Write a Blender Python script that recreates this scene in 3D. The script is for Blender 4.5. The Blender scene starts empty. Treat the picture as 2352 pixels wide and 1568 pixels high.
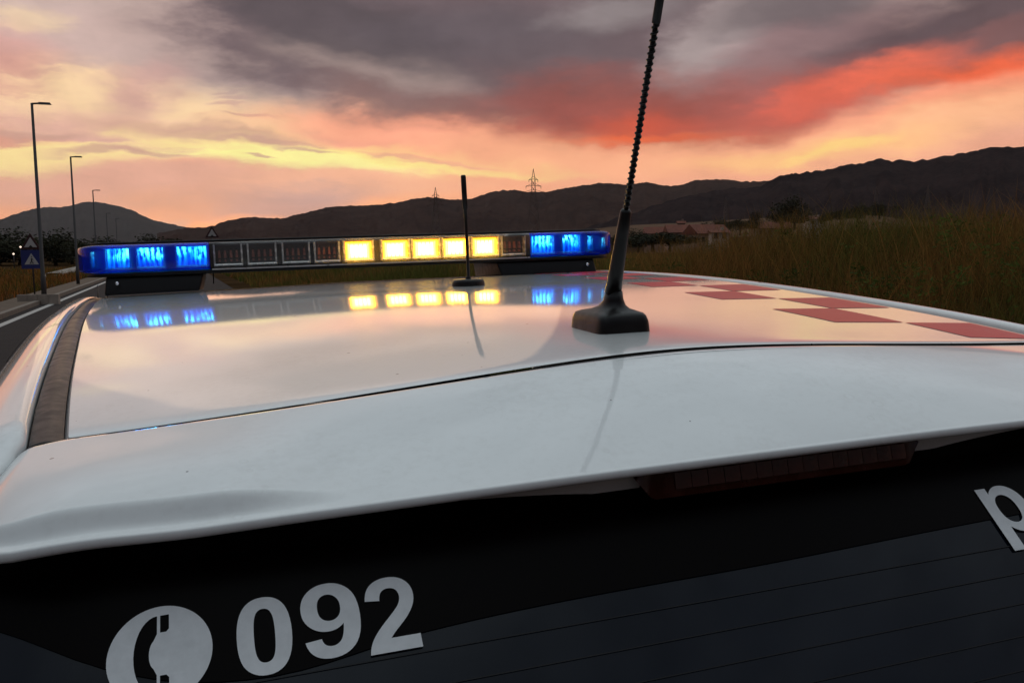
import bpy, bmesh, math, random
import numpy as np
from mathutils import Matrix, Vector, Euler
random.seed(7); rng = np.random.default_rng(11)
S = bpy.context.scene
COL = S.collection
K = 1.2            # size of the car, in metres per design unit
HC = 1.62          # eye height above the road

# ------------------------------------------------------------------ camera
def Rm(ax, deg): return Matrix.Rotation(math.radians(deg), 3, ax)
PW = math.degrees(math.atan((784 - 575) / 2000))
RW = Rm('X', 90 - PW) @ Rm('Z', -0.5)
PC = math.degrees(math.atan((784 - 565) / 2000))
RC = Rm('Z', -17.3) @ Rm('X', 90 - PC) @ Rm('Z', -2.36)     # the same camera seen from the tilted, turned car
camd = bpy.data.cameras.new('camera'); cam = bpy.data.objects.new('camera', camd); COL.objects.link(cam)
camd.sensor_fit = 'HORIZONTAL'; camd.sensor_width = 36; camd.lens = 2000 / 2352 * 36
camd.clip_start = 0.01; camd.clip_end = 60000
MCW = Matrix.Translation((0, 0, HC)) @ RW.to_4x4(); cam.matrix_world = MCW
S.camera = cam
M_CAR = MCW @ (Matrix.Translation((-.279 * K, -1.966 * K, 0)) @ RC.to_4x4()).inverted()

S.view_settings.view_transform = 'Standard'; S.view_settings.look = 'None'
S.view_settings.exposure = 0; S.view_settings.gamma = 1; S.view_settings.use_curve_mapping = False
S.render.engine = 'CYCLES'
S.cycles.use_denoising = True; S.cycles.sample_clamp_indirect = 6
S.cycles.max_bounces = 8; S.cycles.transparent_max_bounces = 16; S.cycles.volume_bounces = 0

def lin(r, g, b):
    f = lambda c: (c / 255 / 12.92) if c / 255 <= .04045 else ((c / 255 + .055) / 1.055) ** 2.4
    return (f(r), f(g), f(b), 1)
def look(px, py):                 # direction in the world of a point of the photograph
    d = RW @ Vector(((px - 1176) / 2000, (784 - py) / 2000, -1)); d.normalize(); return d
def at(px, py, Y):                # point at depth Y
    d = look(px, py); return Vector((0, 0, HC)) + d * (Y / d.y)
def azel(px, py):
    d = look(px, py); return math.atan2(d.x, d.y), math.asin(d.z)

# ------------------------------------------------------------------ node helper
class NT:
    def __init__(s, t): s.t = t
    def n(s, kind, ins=None, **kw):
        nd = s.t.nodes.new(kind)
        for k, v in kw.items(): setattr(nd, k, v)
        for k, v in (ins or {}).items(): s.set(nd.inputs[k], v)
        return nd
    def set(s, sock, v):
        if isinstance(v, bpy.types.NodeSocket): s.t.links.new(v, sock)
        else: sock.default_value = v
    def math(s, op, a, b=None, c=None, clamp=False):
        nd = s.t.nodes.new('ShaderNodeMath'); nd.operation = op; nd.use_clamp = clamp
        for i, v in enumerate((a, b, c)):
            if v is not None: s.set(nd.inputs[i], v)
        return nd.outputs[0]
    def mix(s, f, a, b, mode='MIX'):
        nd = s.t.nodes.new('ShaderNodeMix'); nd.data_type = 'RGBA'; nd.blend_type = mode
        s.set(nd.inputs[0], f); s.set(nd.inputs[6], a); s.set(nd.inputs[7], b)
        return nd.outputs[2]
    def rng(s, v, a, b, c=0., d=1., kind='SMOOTHSTEP'):
        nd = s.t.nodes.new('ShaderNodeMapRange'); nd.interpolation_type = kind
        for k, x in zip(('Value', 'From Min', 'From Max', 'To Min', 'To Max'), (v, a, b, c, d)): s.set(nd.inputs[k], x)
        return nd.outputs[0]
    def ramp(s, f, stops, interp='LINEAR'):
        nd = s.t.nodes.new('ShaderNodeValToRGB'); nd.color_ramp.interpolation = interp; e = nd.color_ramp.elements
        while len(e) < len(stops): e.new(.5)
        for el, (p, c) in zip(e, stops): el.position = p; el.color = c
        s.set(nd.inputs[0], f); return nd.outputs[0]
    def noise(s, vec, scale, detail=4, rough=.5, color=False, dist=0.):
        nd = s.t.nodes.new('ShaderNodeTexNoise')
        s.set(nd.inputs['Vector'], vec); nd.inputs['Scale'].default_value = scale
        nd.inputs['Detail'].default_value = detail; nd.inputs['Roughness'].default_value = rough
        nd.inputs['Distortion'].default_value = dist
        return nd.outputs['Color' if color else 'Fac']

# ------------------------------------------------------------------ sky
W = bpy.data.worlds.new('World'); S.world = W; W.use_nodes = True
wt = W.node_tree; wt.nodes.clear(); N = NT(wt)
SUN_AZ, SUN_EL = math.radians(-14), math.radians(2.0)
tc = N.n('ShaderNodeTexCoord').outputs['Generated']
sep = N.n('ShaderNodeSeparateXYZ', {0: tc})
az = N.math('ARCTAN2', sep.outputs[0], sep.outputs[1])
el = N.math('ARCSINE', sep.outputs[2])
ae = N.n('ShaderNodeCombineXYZ', {0: az, 1: el}).outputs[0]
# cloud turbulence: longer sideways than tall, finer towards the horizon
st = N.n('ShaderNodeVectorMath', {0: ae, 1: (1.0, 2.6, 1)}, operation='MULTIPLY').outputs[0]
w1 = N.noise(st, 6.5, 4, .5, True)
w2 = N.noise(st, 22, 5, .6, True)
def warp(amt1, amt2):
    a = N.n('ShaderNodeVectorMath', {0: w1, 1: (.5, .5, .5)}, operation='SUBTRACT').outputs[0]
    a = N.n('ShaderNodeVectorMath', {0: a, 1: (amt1 * 1.6, amt1, 0)}, operation='MULTIPLY').outputs[0]
    b = N.n('ShaderNodeVectorMath', {0: w2, 1: (.5, .5, .5)}, operation='SUBTRACT').outputs[0]
    b = N.n('ShaderNodeVectorMath', {0: b, 1: (amt2 * 1.6, amt2, 0)}, operation='MULTIPLY').outputs[0]
    c = N.n('ShaderNodeVectorMath', {0: a, 1: b}, operation='ADD').outputs[0]
    return N.n('ShaderNodeVectorMath', {0: ae, 1: c}, operation='ADD').outputs[0]
wv = warp(.052, .020)
fb = N.noise(st, 11, 8, .64)                                  # cloud texture
stk = N.n('ShaderNodeVectorMath', {0: wv, 1: (1.0, 7.0, 1)}, operation='MULTIPLY').outputs[0]
fs = N.noise(stk, 14, 6, .62)                                # thin streaks
eln = N.math('ADD', el, N.math('MULTIPLY', N.math('SUBTRACT', fb, .5), .05))
front = N.ramp(N.rng(eln, 0, 1.57, kind='LINEAR'), [
    (0, lin(248, 168, 136)), (.05, lin(248, 172, 142)), (.085, lin(240, 172, 146)), (.12, lin(214, 166, 148)),
    (.155, lin(178, 154, 148)), (.19, lin(160, 148, 148)), (.26, lin(176, 172, 176)), (.42, lin(212, 222, 228)), (1, (1.02, 1.19, 1.25, 1))])
back = N.ramp(N.rng(eln, 0, 1.57, kind='LINEAR'), [
    (0, lin(74, 60, 62)), (.12, lin(70, 62, 68)), (.32, lin(88, 88, 100)), (.62, lin(160, 170, 180)), (1, (1.02, 1.19, 1.25, 1))])
nish = N.n('ShaderNodeTexSky', sky_type='NISHITA')
nish.sun_disc = False; nish.sun_elevation = SUN_EL; nish.sun_rotation = SUN_AZ % (2 * math.pi)
nz = N.n('ShaderNodeVectorMath', {0: nish.outputs[0], 1: (.1, .1, .1)}, operation='MULTIPLY').outputs[0]
cosaz = N.math('COSINE', N.math('SUBTRACT', az, .1))
sky = N.mix(N.rng(cosaz, -.35, .75), back, front)
sky = N.mix(.12, sky, nz)
def blob(px, py, rx, ry, rot, rgb, alpha=1., soft=.55, tex=0., src=None):
    """a bank of cloud centred on a direction of the sky; rx, ry in thousandths of 2 radians"""
    global sky
    a, e = azel(px, py)
    mp = N.n('ShaderNodeMapping', {'Vector': wv, 'Location': (a, e, 0), 'Rotation': (0, 0, math.radians(rot)),
                                   'Scale': (rx / 2000, ry / 2000, 1)}, vector_type='TEXTURE').outputs[0]
    g = N.n('ShaderNodeTexGradient', {0: mp}, gradient_type='SPHERICAL').outputs['Fac']
    if tex: g = N.math('MULTIPLY_ADD', N.math('SUBTRACT', src if src is not None else fb, .5), N.math('MULTIPLY', N.rng(g, 0, .25), tex), g)
    f = N.math('MULTIPLY', N.rng(g, .02, soft), alpha)
    sky = N.mix(f, sky, lin(*rgb))
# left: torn, lit clouds
blob(100, 60, 760, 190, 0, (204, 178, 170), .97, .5)
blob(330, 130, 520, 130, 0, (200, 172, 164), .85, .6, .4)
blob(60, 38, 110, 36, 0, (236, 206, 165), .6, .7, .8, fs)
blob(10, 220, 180, 170, 0, (206, 142, 132), .85, .8, .5)
blob(360, 265, 480, 120, -5, (240, 196, 160), .8, .8, .8)
blob(300, 230, 380, 70, 6, (252, 216, 168), .8, .6, 1.2, fs)
blob(350, 195, 150, 70, 28, (206, 158, 150), .85, .7, .5)
blob(600, 255, 300, 76, -10, (250, 214, 164), .75, .7, 1.0)
blob(340, 310, 430, 62, -5, (222, 172, 156), .9, .6, .6)
blob(120, 360, 360, 42, 2, (254, 226, 156), .95, .55, 1.0, fs)
blob(640, 345, 460, 52, -7, (252, 226, 152), .9, .7, .9, fs)
blob(720, 372, 330, 40, -3, (255, 242, 156), 1., .5, .6, fs)
blob(1040, 372, 380, 34, -5, (255, 240, 146), 1., .5, .5)
blob(330, 425, 620, 66, 1, (226, 170, 148), .9, .6, .4)
blob(820, 430, 420, 50, 0, (250, 186, 150), .8, .8)
blob(650, 470, 300, 52, 4, (196, 158, 150), .8, .8, .5)
blob(300, 470, 420, 40, 2, (246, 178, 140), .5, .8)
blob(385, 505, 70, 16, 0, (248, 184, 148), .9, .5)
# torn dark cloudlets against the lit gap
for (px, py, rx, ry, rot) in ((505, 198, 60, 7, 3), (520, 212, 60, 8, 0), (512, 228, 55, 8, 0), (560, 262, 90, 9, -4), (480, 300, 330, 26, -5), (620, 322, 150, 9, -3), (705, 345, 90, 8, -6), (600, 360, 50, 6, -2), (250, 345, 170, 14, 3), (60, 300, 170, 18, 2), (820, 318, 170, 14, -8), (930, 360, 150, 7, -6), (1040, 377, 170, 6, -4), (360, 352, 120, 13, -4)):
    blob(px, py, rx, ry, rot, (206, 160, 142), .75, .7, .6, fs)
# middle: pink under the cloud deck
blob(980, 310, 560, 80, -6, (252, 168, 136), .9, .7, .4)
blob(640, 150, 360, 130, 0, (184, 160, 154), .85, .7, .5)
blob(1500, 350, 760, 90, 0, (255, 180, 138), .95, .7)
# the dark deck
blob(1270, 90, 1060, 225, -2, (106, 90, 94), .98, .42, .5)
blob(1380, 240, 720, 100, -1, (130, 82, 78), .9, .8, .5)
blob(980, 225, 330, 66, -10, (136, 106, 102), .8, .7, .5)
blob(860, 135, 330, 62, -10, (158, 138, 132), .75, .7, .6)
blob(780, 50, 380, 84, -12, (90, 80, 84), .9, .6, .5)
blob(1080, 80, 420, 90, -4, (96, 86, 91), .8, .8, .5)
blob(1640, 90, 230, 110, 30, (172, 156, 154), .8, .8, .6)
blob(1420, 20, 240, 70, 10, (146, 136, 136), .7, .8, .5)
blob(1860, 120, 330, 110, 15, (158, 126, 126), .8, .8, .5)
blob(1820, 10, 260, 60, 10, (112, 100, 102), .8, .7, .5)
blob(2290, 70, 520, 120, 4, (92, 75, 79), .95, .55, .4)
blob(2200, 110, 330, 40, 4, (132, 92, 90), .7, .7, .4)
# red edge of the deck, fire on the right
blob(1470, 250, 620, 120, 2, (158, 82, 72), .9, 1.0, .4)
blob(1560, 288, 480, 56, 1, (206, 84, 56), .85, 1.0, .5)
blob(1540, 312, 340, 18, 1, (236, 104, 56), .8, .9, .3)
blob(1830, 235, 420, 100, 14, (170, 92, 84), .85, 1.0, .4)
blob(1930, 205, 300, 62, 14, (222, 100, 76), .85, .9, .5)
blob(2050, 160, 170, 70, 12, (240, 112, 82), .75, .9, .7)
blob(2300, 160, 300, 56, 3, (240, 104, 66), .95, .8, .5)
blob(2200, 235, 430, 60, 10, (252, 158, 122), .9, .8, .4)
blob(2300, 235, 150, 60, 0, (222, 140, 106), .7, .9, .5)
blob(2120, 300, 460, 66, 8, (255, 188, 142), .9, .8, .4)
blob(1850, 352, 420, 40, 4, (255, 196, 132), .8, .9, .4)
blob(1925, 346, 150, 22, 14, (255, 214, 130), .75, .8, .5, fs)
# fine cloud relief over everything
rel = N.math('MULTIPLY_ADD', N.math('SUBTRACT', fb, .5), .40, 1.0)
lump = N.noise(N.n('ShaderNodeVectorMath', {0: wv, 1: (1.0, 1.6, 1)}, operation='MULTIPLY').outputs[0], 13, 7, .6)
rel = N.math('MULTIPLY', rel, N.math('MULTIPLY_ADD', N.math('MULTIPLY', N.math('SUBTRACT', lump, .5), N.rng(el, .06, .16, .12, .50)), 1.0, 1.0))
rel2 = N.math('MULTIPLY_ADD', N.math('SUBTRACT', fs, .5), .10, 1.0)
sky = N.n('ShaderNodeVectorMath', {0: sky, 1: N.n('ShaderNodeCombineXYZ', {0: rel, 1: rel, 2: rel}).outputs[0]}, operation='MULTIPLY').outputs[0]
sky = N.n('ShaderNodeVectorMath', {0: sky, 1: N.n('ShaderNodeCombineXYZ', {0: rel2, 1: rel2, 2: rel2}).outputs[0]}, operation='MULTIPLY').outputs[0]
c3 = N.n('ShaderNodeVectorMath', {0: tc, 1: (1, 1, 1.7)}, operation='MULTIPLY').outputs[0]
over = N.math('MULTIPLY', N.rng(el, .2, .5), N.math('SUBTRACT', N.noise(c3, 3.2, 6, .55), .5))
rel3 = N.math('MULTIPLY_ADD', over, 1.9, 1.0)
sky = N.n('ShaderNodeVectorMath', {0: sky, 1: N.n('ShaderNodeCombineXYZ', {0: rel3, 1: rel3, 2: rel3}).outputs[0]}, operation='MULTIPLY').outputs[0]
bg = N.n('ShaderNodeBackground', {'Color': sky, 'Strength': 1.1})
wo = N.n('ShaderNodeOutputWorld', {0: bg.outputs[0]})
W.cycles.sampling_method = 'MANUAL'; W.cycles.sample_map_resolution = 1024

sund = bpy.data.lights.new('sun', 'SUN'); sund.energy = .12; sund.angle = math.radians(35); sund.color = (1, .66, .4)
sun = bpy.data.objects.new('sun', sund); COL.objects.link(sun)
sdir = Vector((math.sin(SUN_AZ) * math.cos(SUN_EL), math.cos(SUN_AZ) * math.cos(SUN_EL), math.sin(SUN_EL)))
sun.rotation_euler = (-sdir).to_track_quat('-Z', 'Y').to_euler()

# ------------------------------------------------------------------ materials
MATS = {}
def mat(name, base=(.5, .5, .5), rough=.5, metal=0., spec=.5, coat=0., emit=None, es=0., var=0., vs=8., bump=0., bs=40., coords='Object'):
    m = bpy.data.materials.new(name); m.use_nodes = True; MATS[name] = m
    n = NT(m.node_tree); p = m.node_tree.nodes['Principled BSDF']
    p.inputs['Base Color'].default_value = (*base, 1); p.inputs['Roughness'].default_value = rough
    p.inputs['Metallic'].default_value = metal; p.inputs['Specular IOR Level'].default_value = spec
    p.inputs['Coat Weight'].default_value = coat; p.inputs['Coat Roughness'].default_value = .03
    if emit: p.inputs['Emission Color'].default_value = (*emit, 1); p.inputs['Emission Strength'].default_value = es
    if var or bump:
        tc = n.n('ShaderNodeTexCoord').outputs[coords]
        if var:
            f = n.noise(tc, vs, 6, .6)
            lo = tuple(c * (1 - var) for c in base) + (1,); hi = tuple(min(1, c * (1 + var)) for c in base) + (1,)
            n.set(p.inputs['Base Color'], n.ramp(f, [(.3, lo), (.7, hi)]))
            n.set(p.inputs['Roughness'], n.rng(f, .2, .8, max(0, rough - .08), min(1, rough + .1)))
        if bump:
            b = n.n('ShaderNodeBump', {'Strength': bump, 'Height': n.noise(tc, bs, 5, .6)}); b.inputs['Distance'].default_value = .01
            n.set(p.inputs['Normal'], b.outputs[0])
    return m
def paint(name, base, dirt=True):
    m = mat(name, base, .34, 0, .25, 1.); n = NT(m.node_tree); p = m.node_tree.nodes['Principled BSDF']
    tc = n.n('ShaderNodeTexCoord').outputs['Object']
    p.inputs['Coat IOR'].default_value = 1.42
    big = n.noise(tc, 7, 5, .6); fine = n.noise(tc, 160, 3, .6)
    film = n.rng(n.math('MULTIPLY', big, fine), .20, .42, 0, .09)
    c = n.mix(film, (*base, 1), (.30, .26, .22, 1))
    vor = n.n('ShaderNodeTexVoronoi', {'Vector': tc, 'Scale': 46.}); vd = vor.outputs['Distance']
    pick = n.n('ShaderNodeSeparateColor', {0: vor.outputs['Color']}).outputs[0]
    size = n.rng(pick, .80, 1., 0, .075, 'LINEAR')
    spot = n.math('LESS_THAN', vd, size)
    c = n.mix(n.math('MULTIPLY', spot, .85), c, (.035, .03, .025, 1))
    n.set(p.inputs['Base Color'], c)
    wsp = n.n('ShaderNodeTexVoronoi', {'Vector': tc, 'Scale': 85.}); wd = wsp.outputs['Distance']; wp = n.n('ShaderNodeSeparateColor', {0: wsp.outputs['Color']})
    wr = n.math('MULTIPLY', n.rng(wp.outputs[1], .45, 1., 0, .34, 'LINEAR'), 1.)
    ring = n.math('MULTIPLY', n.rng(n.math('ABSOLUTE', n.math('SUBTRACT', wd, wr)), .02, .10, 1., 0.), n.math('GREATER_THAN', wp.outputs[1], .55))
    c = n.mix(n.math('MULTIPLY', ring, n.rng(big, .4, .65, 0, .13)), c, (.42, .40, .36, 1))
    n.set(p.inputs['Base Color'], c)
    n.set(p.inputs['Coat Roughness'], n.rng(n.math('MULTIPLY', big, fine), .15, .4, .018, .055))
    b = n.n('ShaderNodeBump', {'Strength': .012, 'Height': n.noise(tc, 260, 2, .5)}); b.inputs['Distance'].default_value = .002
    n.set(p.inputs['Coat Normal'], b.outputs[0])
    return m
M_white = paint('white_car_paint', (.80, .81, .80))
M_red = paint('red_vinyl', (.56, .018, .042)); M_red.node_tree.nodes['Principled BSDF'].inputs['Coat Weight'].default_value = .08; M_red.node_tree.nodes['Principled BSDF'].inputs['Specular IOR Level'].default_value = .14
M_black = mat('black_plastic', (.005, .004, .004), .42, 0, .3, var=.3, vs=60, bump=.08, bs=700)
M_trim = mat('black_roof_trim', (.017, .013, .012), .36, 0, .10, var=.12, vs=60, bump=.03, bs=500)
M_rubber = mat('antenna_rubber', (.005, .0035, .0035), .36, 0, .28, var=.3, vs=90, bump=.1, bs=900)
M_gap = mat('matt_black', (.006, .006, .006), .8, 0, .2)  # black for the underbody and for the shade drawn into shut lines
M_glass = mat('rear_glass', (.002, .0035, .009), .04, 0, .20, var=.25, vs=9)
M_frit = mat('glass_ceramic_band', (.002, .0008, .0008), .3, 0, .04)
M_heat = mat('heater_wire', (.007, .006, .007), .4, 0, .2)
M_decal = mat('reflective_white_vinyl', (.66, .67, .68), .42, 0, .4, var=.08, vs=120)
M_brake = mat('dark_red_lens', (.035, .004, .003), .12, 0, .5, var=.3, vs=50)
M_brake2 = mat('red_lens_cell', (.042, .006, .004), .16, 0, .45, var=.4, vs=80)
M_frame = mat('module_frame', (.90, .88, .86), .25, .4, .6, var=.08, vs=60)
M_chrome = mat('module_chrome', (.86, .86, .88), .14, 1., .5, var=.05, vs=40)
M_alu = mat('aluminium_rail', (.55, .55, .57), .32, .9, .5, var=.1, vs=60)
M_dark = mat('module_back', (.040, .020, .018), .5, 0, .5, var=.4, vs=120)
M_led = mat('led_optic', (.34, .12, .09), .15, 0, .8, var=.4, vs=150)
M_tyre = mat('tyre', (.02, .02, .02), .8, 0, .3, bump=.2, bs=80)
M_cyan = None

def emit_mat(name, build):
    m = bpy.data.materials.new(name); m.use_nodes = True; t = m.node_tree; t.nodes.clear(); n = NT(t)
    tc = n.n('ShaderNodeTexCoord').outputs['Generated']; s = n.n('ShaderNodeSeparateXYZ', {0: tc})
    obj = n.n('ShaderNodeTexCoord').outputs['Object']
    info = n.n('ShaderNodeObjectInfo').outputs['Random']
    col, strength = build(n, s.outputs[0], s.outputs[2], obj, info)
    e = n.n('ShaderNodeEmission'); n.set(e.inputs[0], col); n.set(e.inputs[1], strength)
    g = n.n('ShaderNodeBsdfGlossy', {'Roughness': .15, 'Color': (.5, .5, .5, 1)})
    a = n.n('ShaderNodeMixShader', {0: .06, 1: e.outputs[0], 2: g.outputs[0]})
    n.n('ShaderNodeOutputMaterial', {0: a.outputs[0]}); return m
def edge_dist(n, x, z):
    f = lambda v: n.math('MINIMUM', v, n.math('SUBTRACT', 1., v))
    return n.math('MINIMUM', f(x), f(z))
def amber_build(n, x, z, obj, info):
    d = edge_dist(n, x, z)
    col = n.ramp(d, [(0, (1, .10, .0, 1)), (.06, (1, .20, .0, 1)), (.14, (1, .42, .015, 1)), (.30, (1, .60, .075, 1))])
    return col, n.rng(d, .04, .25, 3.2, 30.)
def blue_build(n, x, z, obj, info):
    off = n.n('ShaderNodeVectorMath', {0: obj, 1: n.n('ShaderNodeCombineXYZ', {0: info, 1: info, 2: info}).outputs[0]}, operation='ADD').outputs[0]
    rib = n.n('ShaderNodeTexWave', {'Vector': off, 'Scale': 24., 'Distortion': 7., 'Detail': 3.}, bands_direction='X').outputs['Fac']
    bl = n.noise(off, 60, 3, .6); bl2 = n.noise(off, 24, 2, .5)
    top = n.rng(z, .15, .75, .2, 1.)
    f = n.math('MULTIPLY', n.math('MULTIPLY', n.rng(n.math('ADD', bl, n.math('MULTIPLY', rib, .35)), .40, .80), n.rng(bl2, .25, .6, .35, 1.)), top)
    f = n.math('MULTIPLY', f, n.rng(edge_dist(n, x, z), 0, .1, .25, 1.))
    col = n.ramp(f, [(0, (.0, .05, .9, 1)), (.35, (.03, .42, 1, 1)), (.75, (.35, .9, 1, 1)), (1, (.8, 1, 1, 1))])
    return col, n.rng(f, 0, 1, .8, 9., 'LINEAR')
M_amber = emit_mat('lit_amber_optic', amber_build)
M_blue = emit_mat('lit_blue_optic', blue_build)

def cover_mat(name, tint, scatter, frac, rough=.03):
    m = bpy.data.materials.new(name); m.use_nodes = True; t = m.node_tree; t.nodes.clear(); n = NT(t)
    tr = n.n('ShaderNodeBsdfTransparent', {0: (*tint, 1)})
    tl = n.n('ShaderNodeBsdfTranslucent', {0: (*scatter, 1)})
    df = n.n('ShaderNodeBsdfDiffuse', {0: (*scatter, 1)})
    sc = n.n('ShaderNodeMixShader', {0: .4, 1: tl.outputs[0], 2: df.outputs[0]})
    a = n.n('ShaderNodeMixShader', {0: frac, 1: tr.outputs[0], 2: sc.outputs[0]})
    gl = n.n('ShaderNodeBsdfGlossy', {'Roughness': rough})
    fr = n.n('ShaderNodeFresnel', {'IOR': 1.45})
    b = n.n('ShaderNodeMixShader', {0: fr.outputs[0], 1: a.outputs[0], 2: gl.outputs[0]})
    n.n('ShaderNodeOutputMaterial', {0: b.outputs[0]}); return m
M_cover = cover_mat('clear_polycarbonate', (.93, .92, .92), (.6, .58, .58), .13)
M_bcover = cover_mat('blue_polycarbonate', (.10, .62, 1.0), (.012, .06, 1.0), .42)

# ------------------------------------------------------------------ mesh helpers
def mesh_obj(name, V, F, mats, parent=None, smooth=True, mi=None, k=1.):
    me = bpy.data.meshes.new(name)
    me.from_pydata([tuple(c * k for c in v) for v in V], [], F)
    for m in (mats if isinstance(mats, (list, tuple)) else [mats]): me.materials.append(m)
    if mi is not None: me.polygons.foreach_set('material_index', mi)
    me.polygons.foreach_set('use_smooth', [smooth] * len(me.polygons))
    me.update()
    o = bpy.data.objects.new(name, me); COL.objects.link(o)
    if parent: o.parent = parent
    return o
class MB:
    """collects simple shapes, then links them as ONE mesh"""
    def __init__(s): s.V = []; s.F = []; s.M = []
    def add(s, V, F, m=0):
        o = len(s.V); s.V += [tuple(v) for v in V]; s.F += [[i + o for i in f] for f in F]; s.M += [m] * len(F); return s
    def box(s, c, d, m=0, rot=None, taper=1.):
        x, y, z = (q / 2 for q in d); V = []
        for sz in (-1, 1):
            t = taper if sz > 0 else 1
            for sx, sy in ((-1, -1), (1, -1), (1, 1), (-1, 1)): V.append(Vector((sx * x * t, sy * y * t, sz * z)))
        if rot is not None: V = [rot @ v for v in V]
        c = Vector(c); V = [v + c for v in V]
        return s.add(V, [(3, 2, 1, 0), (4, 5, 6, 7), (0, 1, 5, 4), (1, 2, 6, 5), (2, 3, 7, 6), (3, 0, 4, 7)], m)
    def tube(s, pts, r, seg=8, m=0, caps=True):
        pts = [Vector(p) for p in pts]; r = r if isinstance(r, (list, tuple)) else [r] * len(pts)
        V = []; F = []; prev = None
        for i, p in enumerate(pts):
            t = (pts[min(i + 1, len(pts) - 1)] - pts[max(i - 1, 0)]).normalized()
            if prev is None: a = t.orthogonal().normalized()
            else: a = (prev - t * prev.dot(t)).normalized()
            prev = a; b = t.cross(a)
            for j in range(seg):
                q = 2 * math.pi * j / seg; V.append(p + (a * math.cos(q) + b * math.sin(q)) * r[i])
        for i in range(len(pts) - 1):
            for j in range(seg):
                k2 = (j + 1) % seg; F.append((i * seg + j, i * seg + k2, (i + 1) * seg + k2, (i + 1) * seg + j))
        if caps: F.append(tuple(range(seg))[::-1]); F.append(tuple((len(pts) - 1) * seg + j for j in range(seg)))
        return s.add(V, F, m)
    def build(s, name, mats, parent=None, smooth=False, k=1.):
        return mesh_obj(name, s.V, s.F, mats, parent, smooth, s.M, k)
def bevel(o, w, seg=2, angle=35):
    bm = bmesh.new(); bm.from_mesh(o.data)
    bmesh.ops.remove_doubles(bm, verts=bm.verts, dist=1e-6)
    ed = [e for e in bm.edges if len(e.link_faces) == 2 and e.calc_face_angle() > math.radians(angle)]
    bmesh.ops.bevel(bm, geom=ed, offset=w, segments=seg, affect='EDGES', profile=.6, clamp_overlap=True)
    for f in bm.faces: f.smooth = True
    bm.to_mesh(o.data); bm.free()
    o.data.set_sharp_from_angle(angle=math.radians(50)) if hasattr(o.data, 'set_sharp_from_angle') else None
    return o
def grid(fn, us, vs):
    V = [fn(u, v) for v in vs for u in us]; n = len(us)
    F = [(j * n + i, j * n + i + 1, (j + 1) * n + i + 1, (j + 1) * n + i) for j in range(len(vs) - 1) for i in range(n - 1)]
    return V, F
def tag(o, label=None, cat=None, group=None, kind=None):
    if label: o['label'] = label
    if cat: o['category'] = cat
    if group: o['group'] = group
    if kind: o['kind'] = kind
    return o
def empty(name, loc=(0, 0, 0), parent=None, rz=0.):
    o = bpy.data.objects.new(name, None); COL.objects.link(o); o.location = loc; o.rotation_euler = (0, 0, rz)
    o.empty_display_size = .2
    if parent: o.parent = parent
    return o
def copy_tree(o, parent=None):
    c = o.copy(); COL.objects.link(c)
    if parent: c.parent = parent
    for ch in list(o.children): copy_tree(ch, c)
    return c
def interp(x, xs, ys):            # smooth curve through points
    xs = np.asarray(xs, float); ys = np.asarray(ys, float); x = min(max(x, xs[0]), xs[-1])
    i = min(max(int(np.searchsorted(xs, x)) - 1, 0), len(xs) - 2)
    m = np.gradient(ys, xs); h = xs[i + 1] - xs[i]; t = (x - xs[i]) / h
    return float((2*t**3-3*t**2+1)*ys[i]+(t**3-2*t**2+t)*h*m[i]+(-2*t**3+3*t**2)*ys[i+1]+(t**3-t**2)*h*m[i+1])
def ls(a, b, n): return [a + (b - a) * i / (n - 1) for i in range(n)]
def sst(a, b, x):
    t = min(1, max(0, (x - a) / (b - a))); return t * t * (3 - 2 * t)
# ================================================================== GROUND AND ROAD
TH = math.radians(21)
RE, RR = Vector((-math.sin(TH), math.cos(TH), 0)), Vector((math.cos(TH), math.sin(TH), 0))   # along the road, right of it
def vnoise(x, y, seed=0):
    r = np.random.default_rng(seed).random((64, 64)); x = np.asarray(x, float); y = np.asarray(y, float)
    xi = np.floor(x).astype(int); yi = np.floor(y).astype(int); fx = x - xi; fy = y - yi
    fx = fx*fx*(3-2*fx); fy = fy*fy*(3-2*fy); g = lambda a, b: r[a % 64, b % 64]
    return (g(xi, yi)*(1-fx)+g(xi+1, yi)*fx)*(1-fy)+(g(xi, yi+1)*(1-fx)+g(xi+1, yi+1)*fx)*fy
def fbm(x, y, o=4, seed=0):
    return sum(vnoise(x*2**i, y*2**i, seed+i)*.5**i for i in range(o))/sum(.5**i for i in range(o))
def npss(a, b, x):
    t = np.clip((x-a)/(b-a), 0, 1); return t*t*(3-2*t)
def ground_h(x, y):
    x = np.asarray(x, float); y = np.asarray(y, float)
    d = x*RR.x+y*RR.y; l = x*RE.x+y*RE.y
    h = .0325*np.clip(d+1.5, 0, 4.)
    near = 1-npss(6, 40, l)
    h = h+npss(2.6, 7.5, d)*(.50+.40*(1-npss(8, 40, l))*npss(-1, 5, l)+.45*(1-npss(8., 13.5, l))*npss(.5, 5, l)+.35*(fbm(x*.22, y*.22, 3, 5)-.5))
    h = h+npss(-7.0, -9, d)*0
    h = h-npss(-6.6, -12, d)*0 - np.where(d < -6.7, npss(0, 6, -6.7-d)*.35, 0)
    h = h+np.where(np.abs(d) > 6, .12*(fbm(x*.35, y*.35, 3, 9)-.5), 0)
    return h*1.0
def gz(x, y): return float(ground_h(x, y))
M_ground = mat('dry_ground', (.050, .028, .013), 1., 0, 0., var=.5, vs=.35, bump=.5, bs=6)
M_asphalt = mat('asphalt', (.024, .019, .018), .9, 0, .15, var=.2, vs=3, bump=.4, bs=90)
M_line = mat('road_paint', (.42, .39, .36), .7, 0, .3, var=.15, vs=6)
M_pave = mat('paving', (.13, .095, .07), .9, 0, .1, var=.2, vs=2, bump=.3, bs=30)
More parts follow.
